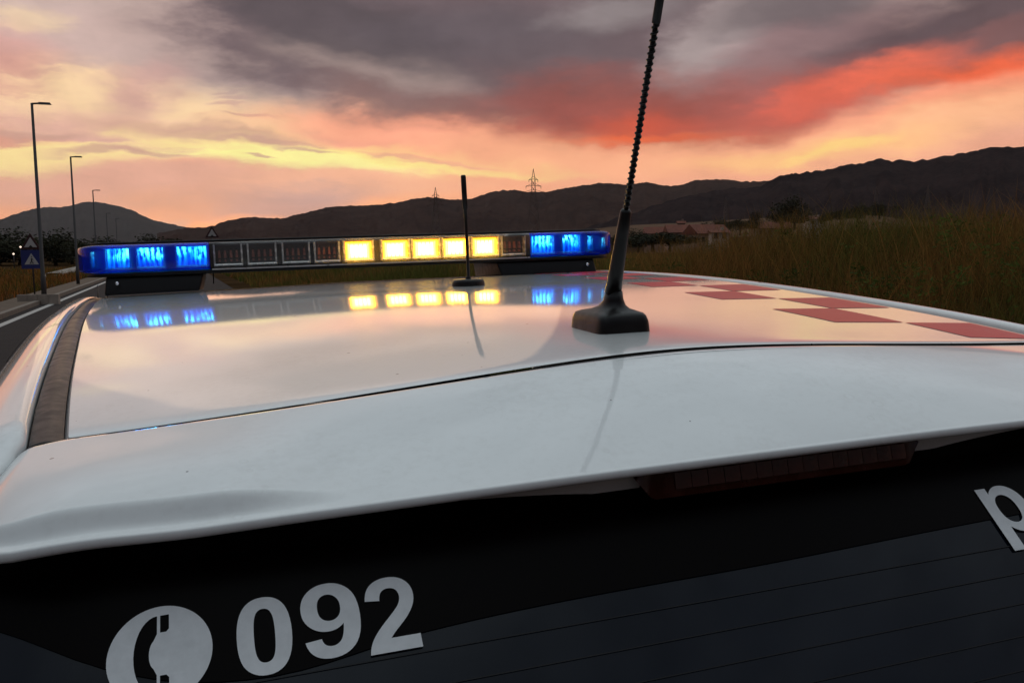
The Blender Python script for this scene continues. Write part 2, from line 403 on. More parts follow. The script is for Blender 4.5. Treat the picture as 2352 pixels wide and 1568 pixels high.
M_kerb = mat('concrete', (.19, .155, .125), .85, 0, .3, var=.2, vs=5, bump=.3, bs=40)
radii = [0, .8, 1.6, 2.4] + list(np.geomspace(3, 14000, 120))
angs = np.linspace(0, 2*math.pi, 361)[:-1]
V = []; F = []
for r in radii:
    x = r*np.sin(angs); y = r*np.cos(angs); z = ground_h(x, y)*(1 if r < 400 else 1)
    fade = 1-npss(150, 600, r); z = z*fade
    V += list(zip(x, y, z))
na = len(angs)
for j in range(len(radii)-1):
    for i in range(na): F.append((j*na+i, j*na+(i+1) % na, (j+1)*na+(i+1) % na, (j+1)*na+i))
tag(mesh_obj('ground', V, F, M_ground), kind='structure')
def strip(name, d0, d1, l0, l1, dz, m, thick=0, nd=2, nl=120):
    ll = ls(l0, l1, nl); dd = ls(d0, d1, nd)
    def f(d, l):
        p = RR*d+RE*l; return (p.x, p.y, gz(p.x, p.y)+dz)
    V, F = grid(f, dd, ll)
    if thick:
        n0 = len(V); V = V+[(a, b, c-thick) for a, b, c in V]; w = nd
        for j in range(nl-1):
            a = j*w; F.append((a+n0, a, a+w, a+w+n0)); b = j*w+w-1; F.append((b, b+n0, b+w+n0, b+w))
        F.append(tuple([0, n0, n0+w-1, w-1]))
    return tag(mesh_obj(name, V, F, m, smooth=False), kind='structure')
strip('road', -4.15, 2.2, -8, 180, .012, M_asphalt, nd=24)
strip('pavement', -5.3, -4.32, -8, 180, .125, M_pave, .14, nd=6)
strip('kerb', -4.32, -4.15, -8, 180, .14, M_kerb, .15)
strip('edge_line', -3.9, -3.72, -8, 180, .017, M_line)
# ================================================================== HILLS
def hill(name, pts, D0, D1, base_el, m, bump, seed, depth=1.0, step=3, rows=26, extra=None):
    """ridge seen under the given directions, standing D1 metres away, its foot D0 metres away"""
    A = [azel(*p) for p in pts]; a = np.array([q[0] for q in A]); e = np.array([q[1] for q in A])
    n = int((a[-1]-a[0])*2000/step); aa = np.linspace(a[0], a[-1], n)
    ee = np.array([interp(t, a, e) for t in aa])
    V = []; F = []
    rr = np.concatenate([np.linspace(0, 1, rows), [1.12, 1.3, 1.6]])
    for k, t in enumerate(rr):
        dist = D0+(D1-D0)*t*depth
        x = dist*np.sin(aa); y = dist*np.cos(aa)
        H = D1*np.tan(ee)+HC
        prof = t**.85 if t <= 1 else max(0, 1-(t-1)*1.6)
        gul = (fbm(aa*60+seed, np.full(n, t*3.), 4, seed)-.5)*H*.22*math.sin(math.pi*min(1, t))
        can = (vnoise(aa*D1/(14)+k*7.3, np.full(n, k*3.1), seed+3)+.6*vnoise(aa*D1/6, np.full(n, k*5.7), seed+4)-.8)*bump
        z = H*prof+gul+can*min(1, t*4)*(1 if t <= 1 else .5)+base_el
        V += list(zip(x, y, z))
    for j in range(len(rr)-1):
        for i in range(n-1): F.append((j*n+i, j*n+i+1, (j+1)*n+i+1, (j+1)*n+i))
    return tag(mesh_obj(name, V, F, m), kind='structure')
def forest(name, c, c2, vs):
    m = mat(name, c, 1., 0, 0.); n = NT(m.node_tree); p = m.node_tree.nodes['Principled BSDF']
    tc = n.n('ShaderNodeTexCoord').outputs['Object']
    f = n.noise(tc, vs, 7, .65); g = n.noise(tc, vs*9, 4, .6)
    col = n.mix(n.rng(n.math('ADD', n.math('MULTIPLY', f, .6), n.math('MULTIPLY', g, .4)), .38, .62), (*c, 1), (*c2, 1))
    n.set(p.inputs['Base Color'], col); return m
M_hill_a = forest('far_mountain', (.042, .034, .033), (.056, .045, .043), .004)
M_hill_b = forest('wooded_ridge', (.030, .014, .012), (.058, .030, .023), .008)
M_hill_c = forest('wooded_hill', (.015, .009, .010), (.036, .021, .020), .012)
hill('mountain', [(-500, 560), (-300, 530), (-120, 525), (0, 503), (50, 486), (95, 476), (150, 474), (190, 464), (218, 463), (260, 470), (300, 481), (340, 500), (400, 515), (440, 524), (560, 540), (760, 560)], 4200, 6000, -2, M_hill_a, 7, 21)
hill('ridge', [(360, 535), (425, 523), (480, 519), (530, 503), (560, 498), (640, 500), (700, 487), (760, 474), (830, 470), (900, 465), (960, 454), (1000, 452), (1050, 457), (1080, 455), (1130, 440), (1170, 435), (1230, 440), (1300, 431), (1400, 419), (1440, 423), (1480, 417), (1530, 424), (1556, 424), (1592, 414), (1640, 410), (1700, 415), (1770, 414), (1900, 420), (2100, 440)], 1500, 2600, -2, M_hill_b, 6, 31)
hill('wooded_hill', [(1250, 552), (1400, 505), (1480, 478), (1555, 452), (1662, 434), (1768, 415), (1787, 405), (1812, 398), (1875, 391), (1911, 382), (1965, 373), (2000, 366), (2053, 363), (2105, 370), (2140, 360), (2195, 350), (2252, 343), (2302, 335), (2352, 332), (2500, 318), (2800, 330), (3200, 420), (3800, 540)], 900, 1500, -2, M_hill_c, 6.5, 41)
M_wheat = mat('dry_wheat_field', (.13, .078, .052), 1., 0, 0., var=.25, vs=.02)
def field_f(px, t):
    y0 = interp(px, [1250, 1440, 1640, 1800, 1950, 2120, 2300], [545, 545, 545, 540, 530, 520, 515])
    y1 = interp(px, [1250, 1440, 1560, 1700, 1850, 1950, 2020, 2100, 2200, 2300], [541, 518, 512, 504, 496, 492, 496, 508, 512, 512])
    return at(px, y0+(y1-y0)*t, 330+320*t)
V, F = grid(field_f, ls(1250, 2300, 60), ls(0, 1, 8))
V2, F2 = grid(lambda px, t: (lambda p: (p.x*(1+.02*t), p.y*(1+.02*t), p.z*(1-t)))(field_f(px, 1)), ls(1250, 2300, 60), [0, .5, 1])
fm = MB(); fm.add(V, F); fm.add(V2, F2)
V3, F3 = grid(lambda px, t: (lambda p: (p.x, p.y, p.z*(1-t)-1*t))(field_f(px, 0)), ls(1250, 2300, 60), [1, 0]); fm.add(V3, F3)
tag(fm.build('field', M_wheat, smooth=True), kind='structure')
# ================================================================== POLICE CAR
car = empty('police_car'); car.matrix_world = M_CAR
tag(car, 'white police car with lit light bar, red checker roof and 092 on its rear window', 'police car')
def C(name, V, F, mats, parent=car, **kw): return mesh_obj(name, V, F, mats, parent, k=K, **kw)
Yz = [-1.45, -1.3, -1.0, -.7, -.45, -.2, .1, .4, .7, .95]
zc = lambda y: -.0628-.0130*(y+.55)**2-.085*max(0, y-.15)**2
ze = lambda y: interp(y, Yz, [-.106, -.0950, -.0815, -.0735, -.0705, -.0705, -.0745, -.094, -.122, -.160])
xl = lambda y: -interp(y, Yz, [.374, .396, .436, .474, .502, .528, .553, .565, .560, .545])
xr = lambda y: interp(y, Yz, [.372, .394, .434, .474, .502, .528, .553, .565, .560, .545])
ygap = lambda x: -1.443+.30*abs(x)**2.2
def roof_pt(x, y, dz=0.):
    q = x/(-xl(y) if x < 0 else xr(y)); a = min(1.0, abs(q))
    e = ze(y)+(.003 if x > 0 else 0); z = zc(y)-(zc(y)-e)*((a*a+.09)**.5-.3)/.744
    return (x, y, z+dz)
def roof_fn(q, t):
    yb = ygap(.40*q)+.0050
    y = yb+(0.93-yb)*t
    x = q*(-xl(y) if q < 0 else xr(y))
    p = list(roof_pt(x, y)); return tuple(p)
ts = [0, .001, .003, .008, .016]+ls(.03, 1, 150)
qs = sorted(set([round(v, 4) for v in ls(-1, 1, 161)]+[-.99, -.97, .97, .99]))
V, F = grid(roof_fn, qs, ts)
V = [list(v) for v in V]; nq = len(qs)
for i in range(nq): V[i][2] -= .0009; V[nq+i][2] -= .0004; V[2*nq+i][2] -= .0001
roof = C('roof_panel', V, F, M_white)
def edge_flange(xf, sgn):          # roof edge turned down into the drip channel
    Vs, Fs = grid(lambda d, y: (xf(y)+sgn*.0025*min(1, d*2), y, ze(y)-.007*d), [0, .15, .5, 1], ls(ygap(.38)+.004, .93, 50)); return Vs, Fs
mb = MB(); mb.add(*edge_flange(xl, -1)); Vr, Fr = edge_flange(xr, 1); mb.add([(a, b, c+.003) for a, b, c in Vr], Fr); o = mb.build('roof_flange', M_white, car, True, K)
# the black strips in the two drip channels
SW = .0185
def roof_strip(xf, sgn):
    def f(u, y):
        end = sst(-1.4085, -1.4065, y)
        return (xf(y)+sgn*(.003+SW*u), y, ze(y)-.0030-.006*(1-end)+.0022*math.sin(math.pi*u)*end)
    V, F = grid(f, ls(0, 1, 7), [-1.4085, -1.4075, -1.406, -1.40]+ls(-1.39, .9, 46)); return V, F
for xf, sg in ((xl, -1), (xr, 1)):
    C('roof_strip', *roof_strip(xf, sg), M_trim)
# body sides: door frames, quarter panel, doors
PRO = [(0, -.006), (0, .000), (-.003, .0030), (-.009, .0038), (-.022, .0010), (-.040, -.011), (-.060, -.034), (-.078, -.066), (-.092, -.105), (-.102, -.145)]
def side_profile(y, sgn):
    xe = abs(xl(y)); x0 = xe+SW+.0045; P = []; zi = ze(y)
    if y < -1.40:      # behind the roof the pillar runs down beside spoiler and rear window
        x0 = interp(y, [-1.89, -1.56, -1.45, -1.40], [.485, .4165, .4155, .4045]); zi = interp(y, [-1.89, -1.70, -1.56, -1.50, -1.45, -1.40], [-.47, -.296, -.166, -.137, -.120, -.1035])
    for dx, dz in PRO: P.append((x0-dx, zi+dz))
    bx = .735-.05*sst(-1.3, -1.9, y); xa, za = P[-1]; zp = za
    for t, z in ((.3, -.26), (.62, -.40), (.86, -.52)): zp = min(z, zp-.03); P.append((xa+(bx-xa)*t, zp))
    for ox, z in ((0, -.60), (.018, -.70), (.022, -.85), (.012, -1.0), (-.02, -1.12), (-.06, -1.17)): zp = min(z, zp-.012); P.append((bx+ox, zp))
    return [(sgn*a, y, b) for a, b in P]
ys = ls(-1.89, -1.41, 36)+ls(-1.40, 1.0, 60)
for sg in (-1, 1):
    rows = [side_profile(y, sg) for y in ys]; n = len(rows[0]); V = [p for r in rows for p in r]
    F = [(j*n+i, j*n+i+1, (j+1)*n+i+1, (j+1)*n+i) for j in range(len(rows)-1) for i in range(n-1)]
    C('body_side', V, F, M_white)
    # side glass, slightly proud of the frame
    def wing(y, t): 
        P = side_profile(y, sg); a = 9.0+t*3.0; i = int(min(a, 11.999)); f = a-i
        p = [P[i][c]+(P[i+1][c]-P[i][c])*f for c in range(3)]; return (p[0]+sg*.003, p[1], p[2])
    for y0, y1 in ((-1.16, -.52), (-.44, .32)):
        V, F = grid(wing, ls(y0, y1, 12), ls(.05, 1, 10)); C('side_window', V, F, M_glass)
    # shut line of the rear door, a black ribbon standing in for the shaded groove
    def seam(u, i):
        P = side_profile(-.80-.05*max(0, i-6)/4, sg); j = int(min(i, len(P)-2)); f = i-j
        p = [P[j][c]+(P[j+1][c]-P[j][c])*f for c in range(3)]; return (p[0]+sg*.0007, p[1]+u+.01*math.sin(i), p[2]+.0007)
    V, F = grid(seam, [-.0022, .0022], ls(2.2, 10, 30)); C('door_seam', V, F, M_gap)
# ---------------------------------------------------------------- spoiler
XS = .412
xs = sorted(set([round(v, 4) for v in ls(-XS, XS, 110)]+[-.409, .409, -.405, .405, -.400, .400]))
def spo_front(x):
    a = abs(x); y = min(ygap(min(a, .40)), -1.4085)
    z = roof_pt(a, min(ygap(min(a, .372))+.004, -1.39))[2]-.0014 if a < .372 else -.1035-.0014
    b = min(a, .366); z = roof_pt(b, ygap(b)+.0065)[2]-.0012-.06*(max(a, .366)-.366)
    z -= interp(max(a, .37), [.37, .39, .403, .412], [0, .0008, .0035, .011]); return y, z
def spo_lip(x):
    a = abs(x); y = -1.556+interp(a, [0, .25, .34, .39, .412], [0, .002, .006, .014, .028])
    z = -.1180-interp(a, [0, .15, .3, .38, .40, .412], [0, .0005, .0030, .0055, .009, .017]); return y, z
def groove(x):
    return .0082*sst(.225, .30, abs(x))*(1-.6*sst(.36, .412, abs(x)))
SP = [0, .004, .012, .03]+ls(.06, .80, 16)+ls(.82, .985, 28)+[.992, 1.0]
def spo_top(x, s):
    y0, z0 = spo_front(x); y1, z1 = spo_lip(x); y0 -= .0050
    h = (z1-z0)*(.50*s+.50*s**1.7)
    c = .0004*math.sin(math.pi*min(1, s*1.3))
    g = groove(x); bump = g*(sst(0, .86, s)*(1-sst(.895, .978, s)))
    dip = 0
    z = z0+h+c+bump+dip
    if s < .012: z -= .0012*(1-s/.012)
    return (x, y0+(y1-y0)*s, z)
rows = []
for s in SP: rows.append([spo_top(x, s) for x in xs])
for dy, dz in ((-.0012, -.0003), (-.0019, -.0011), (-.0021, -.0034), (-.0017, -.0046), (-.0006, -.0053), (.003, -.0056), (.0120, -.0060), (.03, -.0070), (.10, -.011)):
    rows.append([(x, spo_lip(x)[0]+dy, spo_lip(x)[1]+dz) for x in xs])
rows = [[(r[0][0]-.0006, r[0][1], r[0][2]-.035)]+r+[(r[-1][0]+.0006, r[-1][1], r[-1][2]-.035)] for r in rows]
n = len(rows[0]); V = [p for r in rows for p in r]
F = [(j*n+i, (j+1)*n+i, (j+1)*n+i+1, j*n+i+1) for j in range(len(rows)-1) for i in range(n-1)]
nm = [0]*len(F)
spo = C('rear_spoiler', V, F, [M_white, M_black], mi=nm)
# black strip laid in the shut line so the open gap reads as shaded
V, F = grid(lambda x, t: (x, ygap(x)+t, roof_pt(x, ygap(x)+.006)[2]-.0022), ls(-.392, .392, 60), [-.0105, .0068]); C('gap_shade', V, F, M_gap)
# ---------------------------------------------------------------- rear window
G0 = Vector((0, -1.545, -.150)); GU = Vector((0, .73, .68)).normalized(); GN = Vector((0, -.68, .73)).normalized()
def gl(u, v, n=0.):
    b = -.10*max(0, abs(u)-.30)**2*8
    p = G0+GU*v+GN*(n+b); return (p.x+u, p.y, p.z)
V, F = grid(lambda u, v: gl(u*(1+.35*max(0, -v)), v), ls(-.41, .41, 40), ls(.022, -.46, 24)); gls = C('rear_window', V, F, M_glass)
# ceramic print along the top of the glass
us = ls(-.405, .405, 70)
def fr_low(u):
    return interp(u, [-.41, -.388, -.3445, -.315, -.285, -.206, 0, .139, .30, .41], [.004, -.008, -.0345, -.046, -.0505, -.0426, -.0375, -.034, -.033, -.033])
V, F = grid(lambda u, t: gl(u, .0215+(fr_low(u)-.0215)*t, .0008), us, ls(0, 1, 6)); C('ceramic_band', V, F, M_frit, gls)
for i in range(14):
    v = -.052-.0165*i
    mbh = MB(); V, F = grid(lambda u, t: gl(u, v-.007*u*0+t, .0006), ls(-.40, .40, 40), [-.00028, .00028])
    C('heater_wire', V, F, M_heat, gls)
# ---------------------------------------------------------------- outlines for lettering
def glyph(d):
    """TrueType-style outline: M L H V Q T Z, absolute, to polygons"""
    tk = d.replace(',', ' ').split(); i = 0; polys = []; cur = []; p = (0, 0); ctl = None; cmd = None
    def num():
        nonlocal i
        v = float(tk[i]); i += 1; return v
    while i < len(tk):
        if tk[i].isalpha(): cmd = tk[i]; i += 1
        if cmd == 'M': p = (num(), num()); cur = [p]; ctl = None; cmd = 'L'
        elif cmd == 'L': p = (num(), num()); cur.append(p); ctl = None
        elif cmd == 'H': p = (num(), p[1]); cur.append(p); ctl = None
        elif cmd == 'V': p = (p[0], num()); cur.append(p); ctl = None
        elif cmd in 'QT':
            c = (num(), num()) if cmd == 'Q' else ((2*p[0]-ctl[0], 2*p[1]-ctl[1]) if ctl else p)
            e = (num(), num())
            for k in range(1, 7):
                t = k/6; cur.append(tuple((1-t)**2*p[a]+2*t*(1-t)*c[a]+t*t*e[a] for a in (0, 1)))
            p = e; ctl = c
        elif cmd == 'Z': polys.append(cur); cur = []
    if cur: polys.append(cur)
    return polys
def flat(name, polys, fn, m, parent, thick=.0004):
    """2-D outline (with holes) filled, laid on a surface by fn(u, v, n)"""
    cu = bpy.data.curves.new(name, 'CURVE'); cu.dimensions = '2D'; cu.fill_mode = 'BOTH'
    for P in polys:
        if len(P) > 1 and (abs(P[0][0]-P[-1][0])+abs(P[0][1]-P[-1][1])) < 1e-9: P = P[:-1]
        sp = cu.splines.new('POLY'); sp.points.add(len(P)-1); sp.use_cyclic_u = True
        for q, (a, b) in zip(sp.points, P): q.co = (a, b, 0, 1)
    tmp = bpy.data.objects.new(name, cu); me = bpy.data.meshes.new_from_object(tmp)
    bpy.data.objects.remove(tmp)
    bm = bmesh.new(); bm.from_mesh(me); bmesh.ops.remove_doubles(bm, verts=bm.verts, dist=1e-7)
    bm.normal_update()
    V = [tuple(v.co) for v in bm.verts]; bm.verts.index_update(); F = [[v.index for v in f.verts] for f in bm.faces]
    bm.free(); bpy.data.meshes.remove(me)
    return C(name, [fn(a, b, 0) for a, b, c in V], F, m, parent, smooth=False)
def on_glass(u0, u1, v0, v1, bx):
    (ax, ay, cx, cy) = bx
    return lambda a, b, n: gl(u0+(u1-u0)*(a-ax)/(cx-ax), v0+(v1-v0)*(b-ay)/(cy-ay), .0014)
ZERO = glyph("M 561 1469 Q 773 1469 892 1318 Q 1034 1139 1034 724 Q 1034 310 891 127 Q 773 -24 561 -24 Q 349 -24 218 140 Q 88 303 88 721 Q 88 1136 231 1318 Q 349 1469 561 1469 Z M 561 1239 Q 510 1239 470 1206 Q 430 1174 408 1090 Q 379 981 379 723 Q 379 465 405 368 Q 431 272 470 240 Q 510 208 561 208 Q 612 208 652 240 Q 692 273 714 357 Q 743 465 743 723 Q 743 981 717 1077 Q 691 1174 651 1206 Q 612 1239 561 1239 Z")
NINE = glyph("M 92 339 L 363 369 Q 373 286 415 246 Q 457 206 526 206 Q 613 206 674 286 Q 735 366 752 618 Q 646 495 487 495 Q 314 495 188 628 Q 63 762 63 976 Q 63 1199 195 1335 Q 328 1472 533 1472 Q 756 1472 899 1299 Q 1042 1127 1042 732 Q 1042 330 893 152 Q 744 -26 505 -26 Q 333 -26 227 65 Q 121 157 92 339 Z M 727 953 Q 727 1089 664 1164 Q 602 1239 520 1239 Q 442 1239 390 1177 Q 339 1116 339 976 Q 339 834 395 767 Q 451 701 535 701 Q 616 701 671 765 Q 727 829 727 953 Z")
TWO = glyph("M 1036 261 V 0 H 51 Q 67 148 147 280 Q 227 413 463 632 Q 653 809 696 872 Q 754 959 754 1044 Q 754 1138 703 1188 Q 653 1239 564 1239 Q 476 1239 424 1186 Q 372 1133 364 1010 L 84 1038 Q 106 1266 238 1365 Q 370 1464 568 1464 Q 785 1464 909 1347 Q 1033 1230 1033 1056 Q 1033 957 997 867 Q 962 778 885 680 Q 834 609 701 487 Q 568 365 532 325 Q 497 285 475 261 Z")
PEE = glyph("M 139 1062 H 401 V 906 Q 452 986 539 1036 Q 626 1086 732 1086 Q 917 1086 1046 941 Q 1175 796 1175 537 Q 1175 271 1045 123 Q 915 -24 730 -24 Q 642 -24 570 11 Q 499 46 420 131 V -404 H 139 Z M 417 549 Q 417 370 488 284 Q 559 199 661 199 Q 759 199 824 277 Q 889 356 889 535 Q 889 702 822 783 Q 755 864 656 864 Q 553 864 485 784 Q 417 705 417 549 Z")
OHH = glyph("M 82 546 Q 82 686 151 817 Q 220 948 346 1017 Q 473 1086 629 1086 Q 870 1086 1024 929 Q 1178 773 1178 534 Q 1178 293 1022 134 Q 867 -24 631 -24 Q 485 -24 352 42 Q 220 108 151 235 Q 82 363 82 546 Z M 370 531 Q 370 373 445 289 Q 520 205 630 205 Q 740 205 814 289 Q 889 373 889 533 Q 889 689 814 773 Q 740 857 630 857 Q 520 857 445 773 Q 370 689 370 531 Z")
def bbox(P): a = [q for p in P for q in p]; return (min(q[0] for q in a), min(q[1] for q in a), max(q[0] for q in a), max(q[1] for q in a))
flat('numeral', ZERO, on_glass(-.2908, -.2666, -.0502, -.0133, bbox(ZERO)), M_decal, gls)['label'] = 'white numeral 0'
flat('numeral', NINE, on_glass(-.2620, -.2352, -.0478, -.0112, bbox(NINE)), M_decal, gls)['label'] = 'white numeral 9'
flat('numeral', TWO, on_glass(-.2330, -.2088, -.0498, -.0128, bbox(TWO)), M_decal, gls)['label'] = 'white numeral 2'
flat('letter', PEE, on_glass(.1386, .1386+.0308, -.0556, -.0138, bbox(PEE)), M_decal, gls)['label'] = 'white letter p'
flat('letter', OHH, on_glass(.1725, .1725+.031, -.0438, -.0138, bbox(OHH)), M_decal, gls)['label'] = 'white letter o'
def circ(cx, cy, r, n=64, a0=0, a1=360): return [(cx+r*math.cos(math.radians(a0+(a1-a0)*i/n)), cy+r*math.sin(math.radians(a0+(a1-a0)*i/n))) for i in range(n+(1 if a1-a0 < 360 else 0))]
def handset():
    # receiver cut out of a disc of radius 1: an arc bent to the left with two blocks on its ends
    outer = [(-.06+.44*math.cos(math.radians(t)), .80*math.sin(math.radians(t))) for t in range(90, 271, 10)]
    inner = [(-.06, -.42)]+[(-.02+.13*math.cos(math.radians(t))-.06, .30*math.sin(math.radians(t))) for t in range(250, 109, -14)]+[(-.06, .42)]
    body = [(x, y) for x, y in outer]+inner
    up = [(.00, .44), (.12, .44), (.17, .50), (.17, .80), (.00, .80)]
    lo = [(.00, -.44), (.00, -.80), (.17, -.80), (.17, -.50), (.12, -.44)]
    return [body, up, lo]
flat('telephone_emblem', [circ(0, 0, 1)]+handset(), lambda a, b, n: gl(-.3230+.0219*a, -.0322+.0222*b, .0014), M_decal, gls)['label'] = 'white disc with a dark telephone receiver'
# ---------------------------------------------------------------- third brake light under the spoiler lip
def lip_at(x, dy, dz): y, z = spo_lip(x); return (x, y+dy, z+dz)
mbf = MB()
V, F = grid(lambda x, t: lip_at(x, .0068-.0035*sst(0, .012, min(x+.094, .102-x)+.006)*0-.0018*t, -.0060-(.0150*min(1, max(0, (x+.086)/.012), max(0, (.103-x)/.008)))*t), ls(-.085, .102, 60), ls(0, 1, 4)); 
mbf.add(V, F)
brk = mbf.build('brake_light', M_brake, car, True, K)
for i in range(15):
    x0 = -.060+.0102*i; mbc = MB(); V, F = grid(lambda x, t: lip_at(x, .0062-.0018*t-.0005*math.sin(math.pi*(x-x0)/.0098), -.0080-.0085*t), ls(x0, x0+.0098, 5), ls(0, 1, 3)); mbc.add(V, F)
    mbc.build('lens_cell', M_brake2, brk, True, K)
# white fairing on both sides of it, dark plastic further out
for a, b in ((-.235, -.078), (.096, .250)):
    def fair(x, t):
        w = min(1, (x-a)/.13) if a < 0 else min(1, (b-x)/.13)
        return lip_at(x, .0070+.010*t, -.0056-(.0165*w+.0012)*t)
    V, F = grid(fair, ls(a, b, 30), ls(0, 1, 6)); C('lamp_fairing', V, F, M_white)
V, F = grid(lambda x, t: lip_at(x, .0098+.0085*t, -.0056-.030*t), ls(-.395, .395, 60), ls(0, 1, 4)); C('spoiler_lining', V, F, M_frit)
# ---------------------------------------------------------------- checker band along the right edge of the roof
def checks():
    SX, SY = .076, .125
    for col in range(2):
        for row in range(15):
            if (col+row) % 2 == 0: continue
            ya, yb = -1.425+SY*row, -1.425+SY*(row+1)-.002
            def f(u, t):
                lo = max(ya, -1.392); y = lo+(yb-lo)*t; x = xr(y)-.0045-SX*(1-col)-SX*(1-u)
                return roof_pt(x, max(y, ygap(x)+.010), .00035)
            if yb > .30: continue
            V, F = grid(f, ls(0, 1, 9), ls(0, 1, 11)); C('checker_square', V, F, M_red)
checks()
# ---------------------------------------------------------------- main antenna
AX, AY = .0082, -1.313
AZ = roof_pt(AX, AY)[2]
ant = empty('roof_antenna', (AX*K, AY*K, AZ*K), car)
def ring(w, l, z, e, cy, n=40):
    P = []
    for i in range(n):
        t = 2*math.pi*i/n; c, s = math.cos(t), math.sin(t)
        P.append((w*math.copysign(abs(c)**(2/e), c), cy+l*math.copysign(abs(s)**(2/e), s), z))
    return P
prof = [(.0230, .0348, -.004, 7, .000), (.0228, .0345, .002, 7, .000), (.0218, .0338, .0075, 8, .000), (.0206, .0328, .0115, 8, .0005), (.0192, .0316, .0136, 7, .0010), (.0165, .0280, .0150, 5, .001), (.0125, .0205, .0168, 3, -.003), (.0098, .0140, .0195, 2.2, -.007), (.0078, .0100, .0240, 2, -.0095), (.0066, .0080, .0310, 2, -.011)]
rows = [ring(*p) for p in prof]; n = 40; V = [p for r in rows for p in r]
F = [(j*n+i, j*n+(i+1) % n, (j+1)*n+(i+1) % n, (j+1)*n+i) for j in range(len(rows)-1) for i in range(n)]
F.append(tuple((len(rows)-1)*n+i for i in range(n)))
C('antenna_base', V, F, M_rubber, ant)
A0 = Vector((-.0008, -.0110, .030)); A1 = Vector((-.0015, -.0415, .0945)); A2 = Vector((-.0015, -.107, .240))
T = (A2-A1).normalized()
mba = MB(); mba.tube([A0, A0.lerp(A1, .3), A0.lerp(A1, .75), A0.lerp(A1, .97), A1], [.0068, .0058, .0049, .0044, .0030], 20); mba.build('antenna_boot', M_rubber, ant, True, K)
L = (A2-A1).length; mba = MB(); mba.tube([A1-T*.01, A2+T*.12], .0019, 10)
a = T.orthogonal().normalized(); b = T.cross(a); pts = []
turns = 31
for i in range(turns*10+1):
    q = i/10*2*math.pi; s = L*.84*i/(turns*10); pts.append(A1+T*(s+.001)+(a*math.cos(q)+b*math.sin(q))*.0019)
mba.tube(pts, .00105, 6); mba.tube([A1+T*L*.842, A1+T*L*.848, A2+T*.12], [.0019, .0031, .0030], 12); mba.build('antenna_rod', M_rubber, ant, True, K)
# ---------------------------------------------------------------- small magnetic antenna near the light bar
mag = empty('stub_antenna', (.089*K, -.552*K, roof_pt(.089, -.552)[2]*K), car)
mb = MB(); mb.tube([(0, 0, -.003), (0, 0, .0015), (0, 0, .007), (0, 0, .0105), (0, 0, .0115)], [.0265, .0272, .0268, .0245, .018], 36); mb.build('puck', M_black, mag, True, K)
mb = MB(); mb.tube([(0, 0, .011), (.0005, 0, .0135), (.0008, 0, .016), (.0010, 0, .1), (.0006, 0, .126), (.0006, 0, .128), (0, 0, .180), (0, 0, .1825)], [.0052, .0050, .0026, .0028, .0030, .0044, .0044, .0034], 14); mb.build('rod', M_rubber, mag, True, K)
# ---------------------------------------------------------------- light bar
bar = empty('light_bar', (0, 0, 0), car); bar.rotation_euler = (0, .0075, 0)
def section(y0, y1, z0, z1, r, n=5):
    P = []
    for cx, cz, a0 in ((y1-r, z1-r, 0), (y0+r, z1-r, 90), (y0+r, z0+r, 180), (y1-r, z0+r, 270)):
        for i in range(n): t = math.radians(a0+90*i/(n-1)); P.append((cx+r*math.cos(t), cz+r*math.sin(t)))
    return P
def bar_loft(stations, z0, z1, r, name, m, caps=True):
    rows = []
    for x, y0, y1, s in stations: rows.append([(x, a, b) for a, b in section(y0, y1, (z0+z1)/2+(z0-z1)/2*s, (z0+z1)/2+(z1-z0)/2*s, r*s)])
    n = len(rows[0]); V = [p for q in rows for p in q]; F = [(j*n+i, j*n+(i+1) % n, (j+1)*n+(i+1) % n, (j+1)*n+i) for j in range(len(rows)-1) for i in range(n)]
    if caps: F += [tuple(range(n))[::-1], tuple((len(rows)-1)*n+i for i in range(n))]
    return C(name, V, F, m, bar)
XA, XB = -.590, .612
def ends(x0, x1, left, right):
    st = []
    for x in ls(x0, x1, 24):
        k = 0
        if left: k = max(0, (x0+.055-x)/.055)
        if right: k = max(k, (x-(x1-.055))/.055)
        st.append((x, -.014+.05*k**2.2, .255-.05*k**2.2, 1-.16*k**3))
    return st
bar_loft(ends(XA, -.3315, True, False), -.026, .0315, .010, 'lens_cover', M_bcover)
bar_loft(ends(-.3305, .3835, False, False), -.026, .0315, .010, 'lens_cover', M_cover)
bar_loft(ends(.3845, XB, False, True), -.026, .0315, .010, 'lens_cover', M_bcover)
bar_loft([(XA+.022, .05, .20, .9), (XA+.05, .020, .23, 1), (XB-.05, .020, .23, 1), (XB-.022, .05, .20, .9)], .0322, .0372, .002, 'top_lid', M_black)
bar_loft([(XA+.015, .03, .21, .9), (XA+.05, -.016, .25, 1), (XB-.05, -.016, .25, 1), (XB-.015, .03, .21, .9)], -.034, -.0268, .002, 'base_plate', M_black)
mb = MB(); mb.box((.0265, -.0185, -.0255), (.708, .004, .0032)); mb.build('bottom_rail', M_alu, bar, False, K)
mb = MB(); mb.box((0.01, .12, .0), (1.10, .10, .050)); mb.build('bar_core', M_dark, bar, False, K)
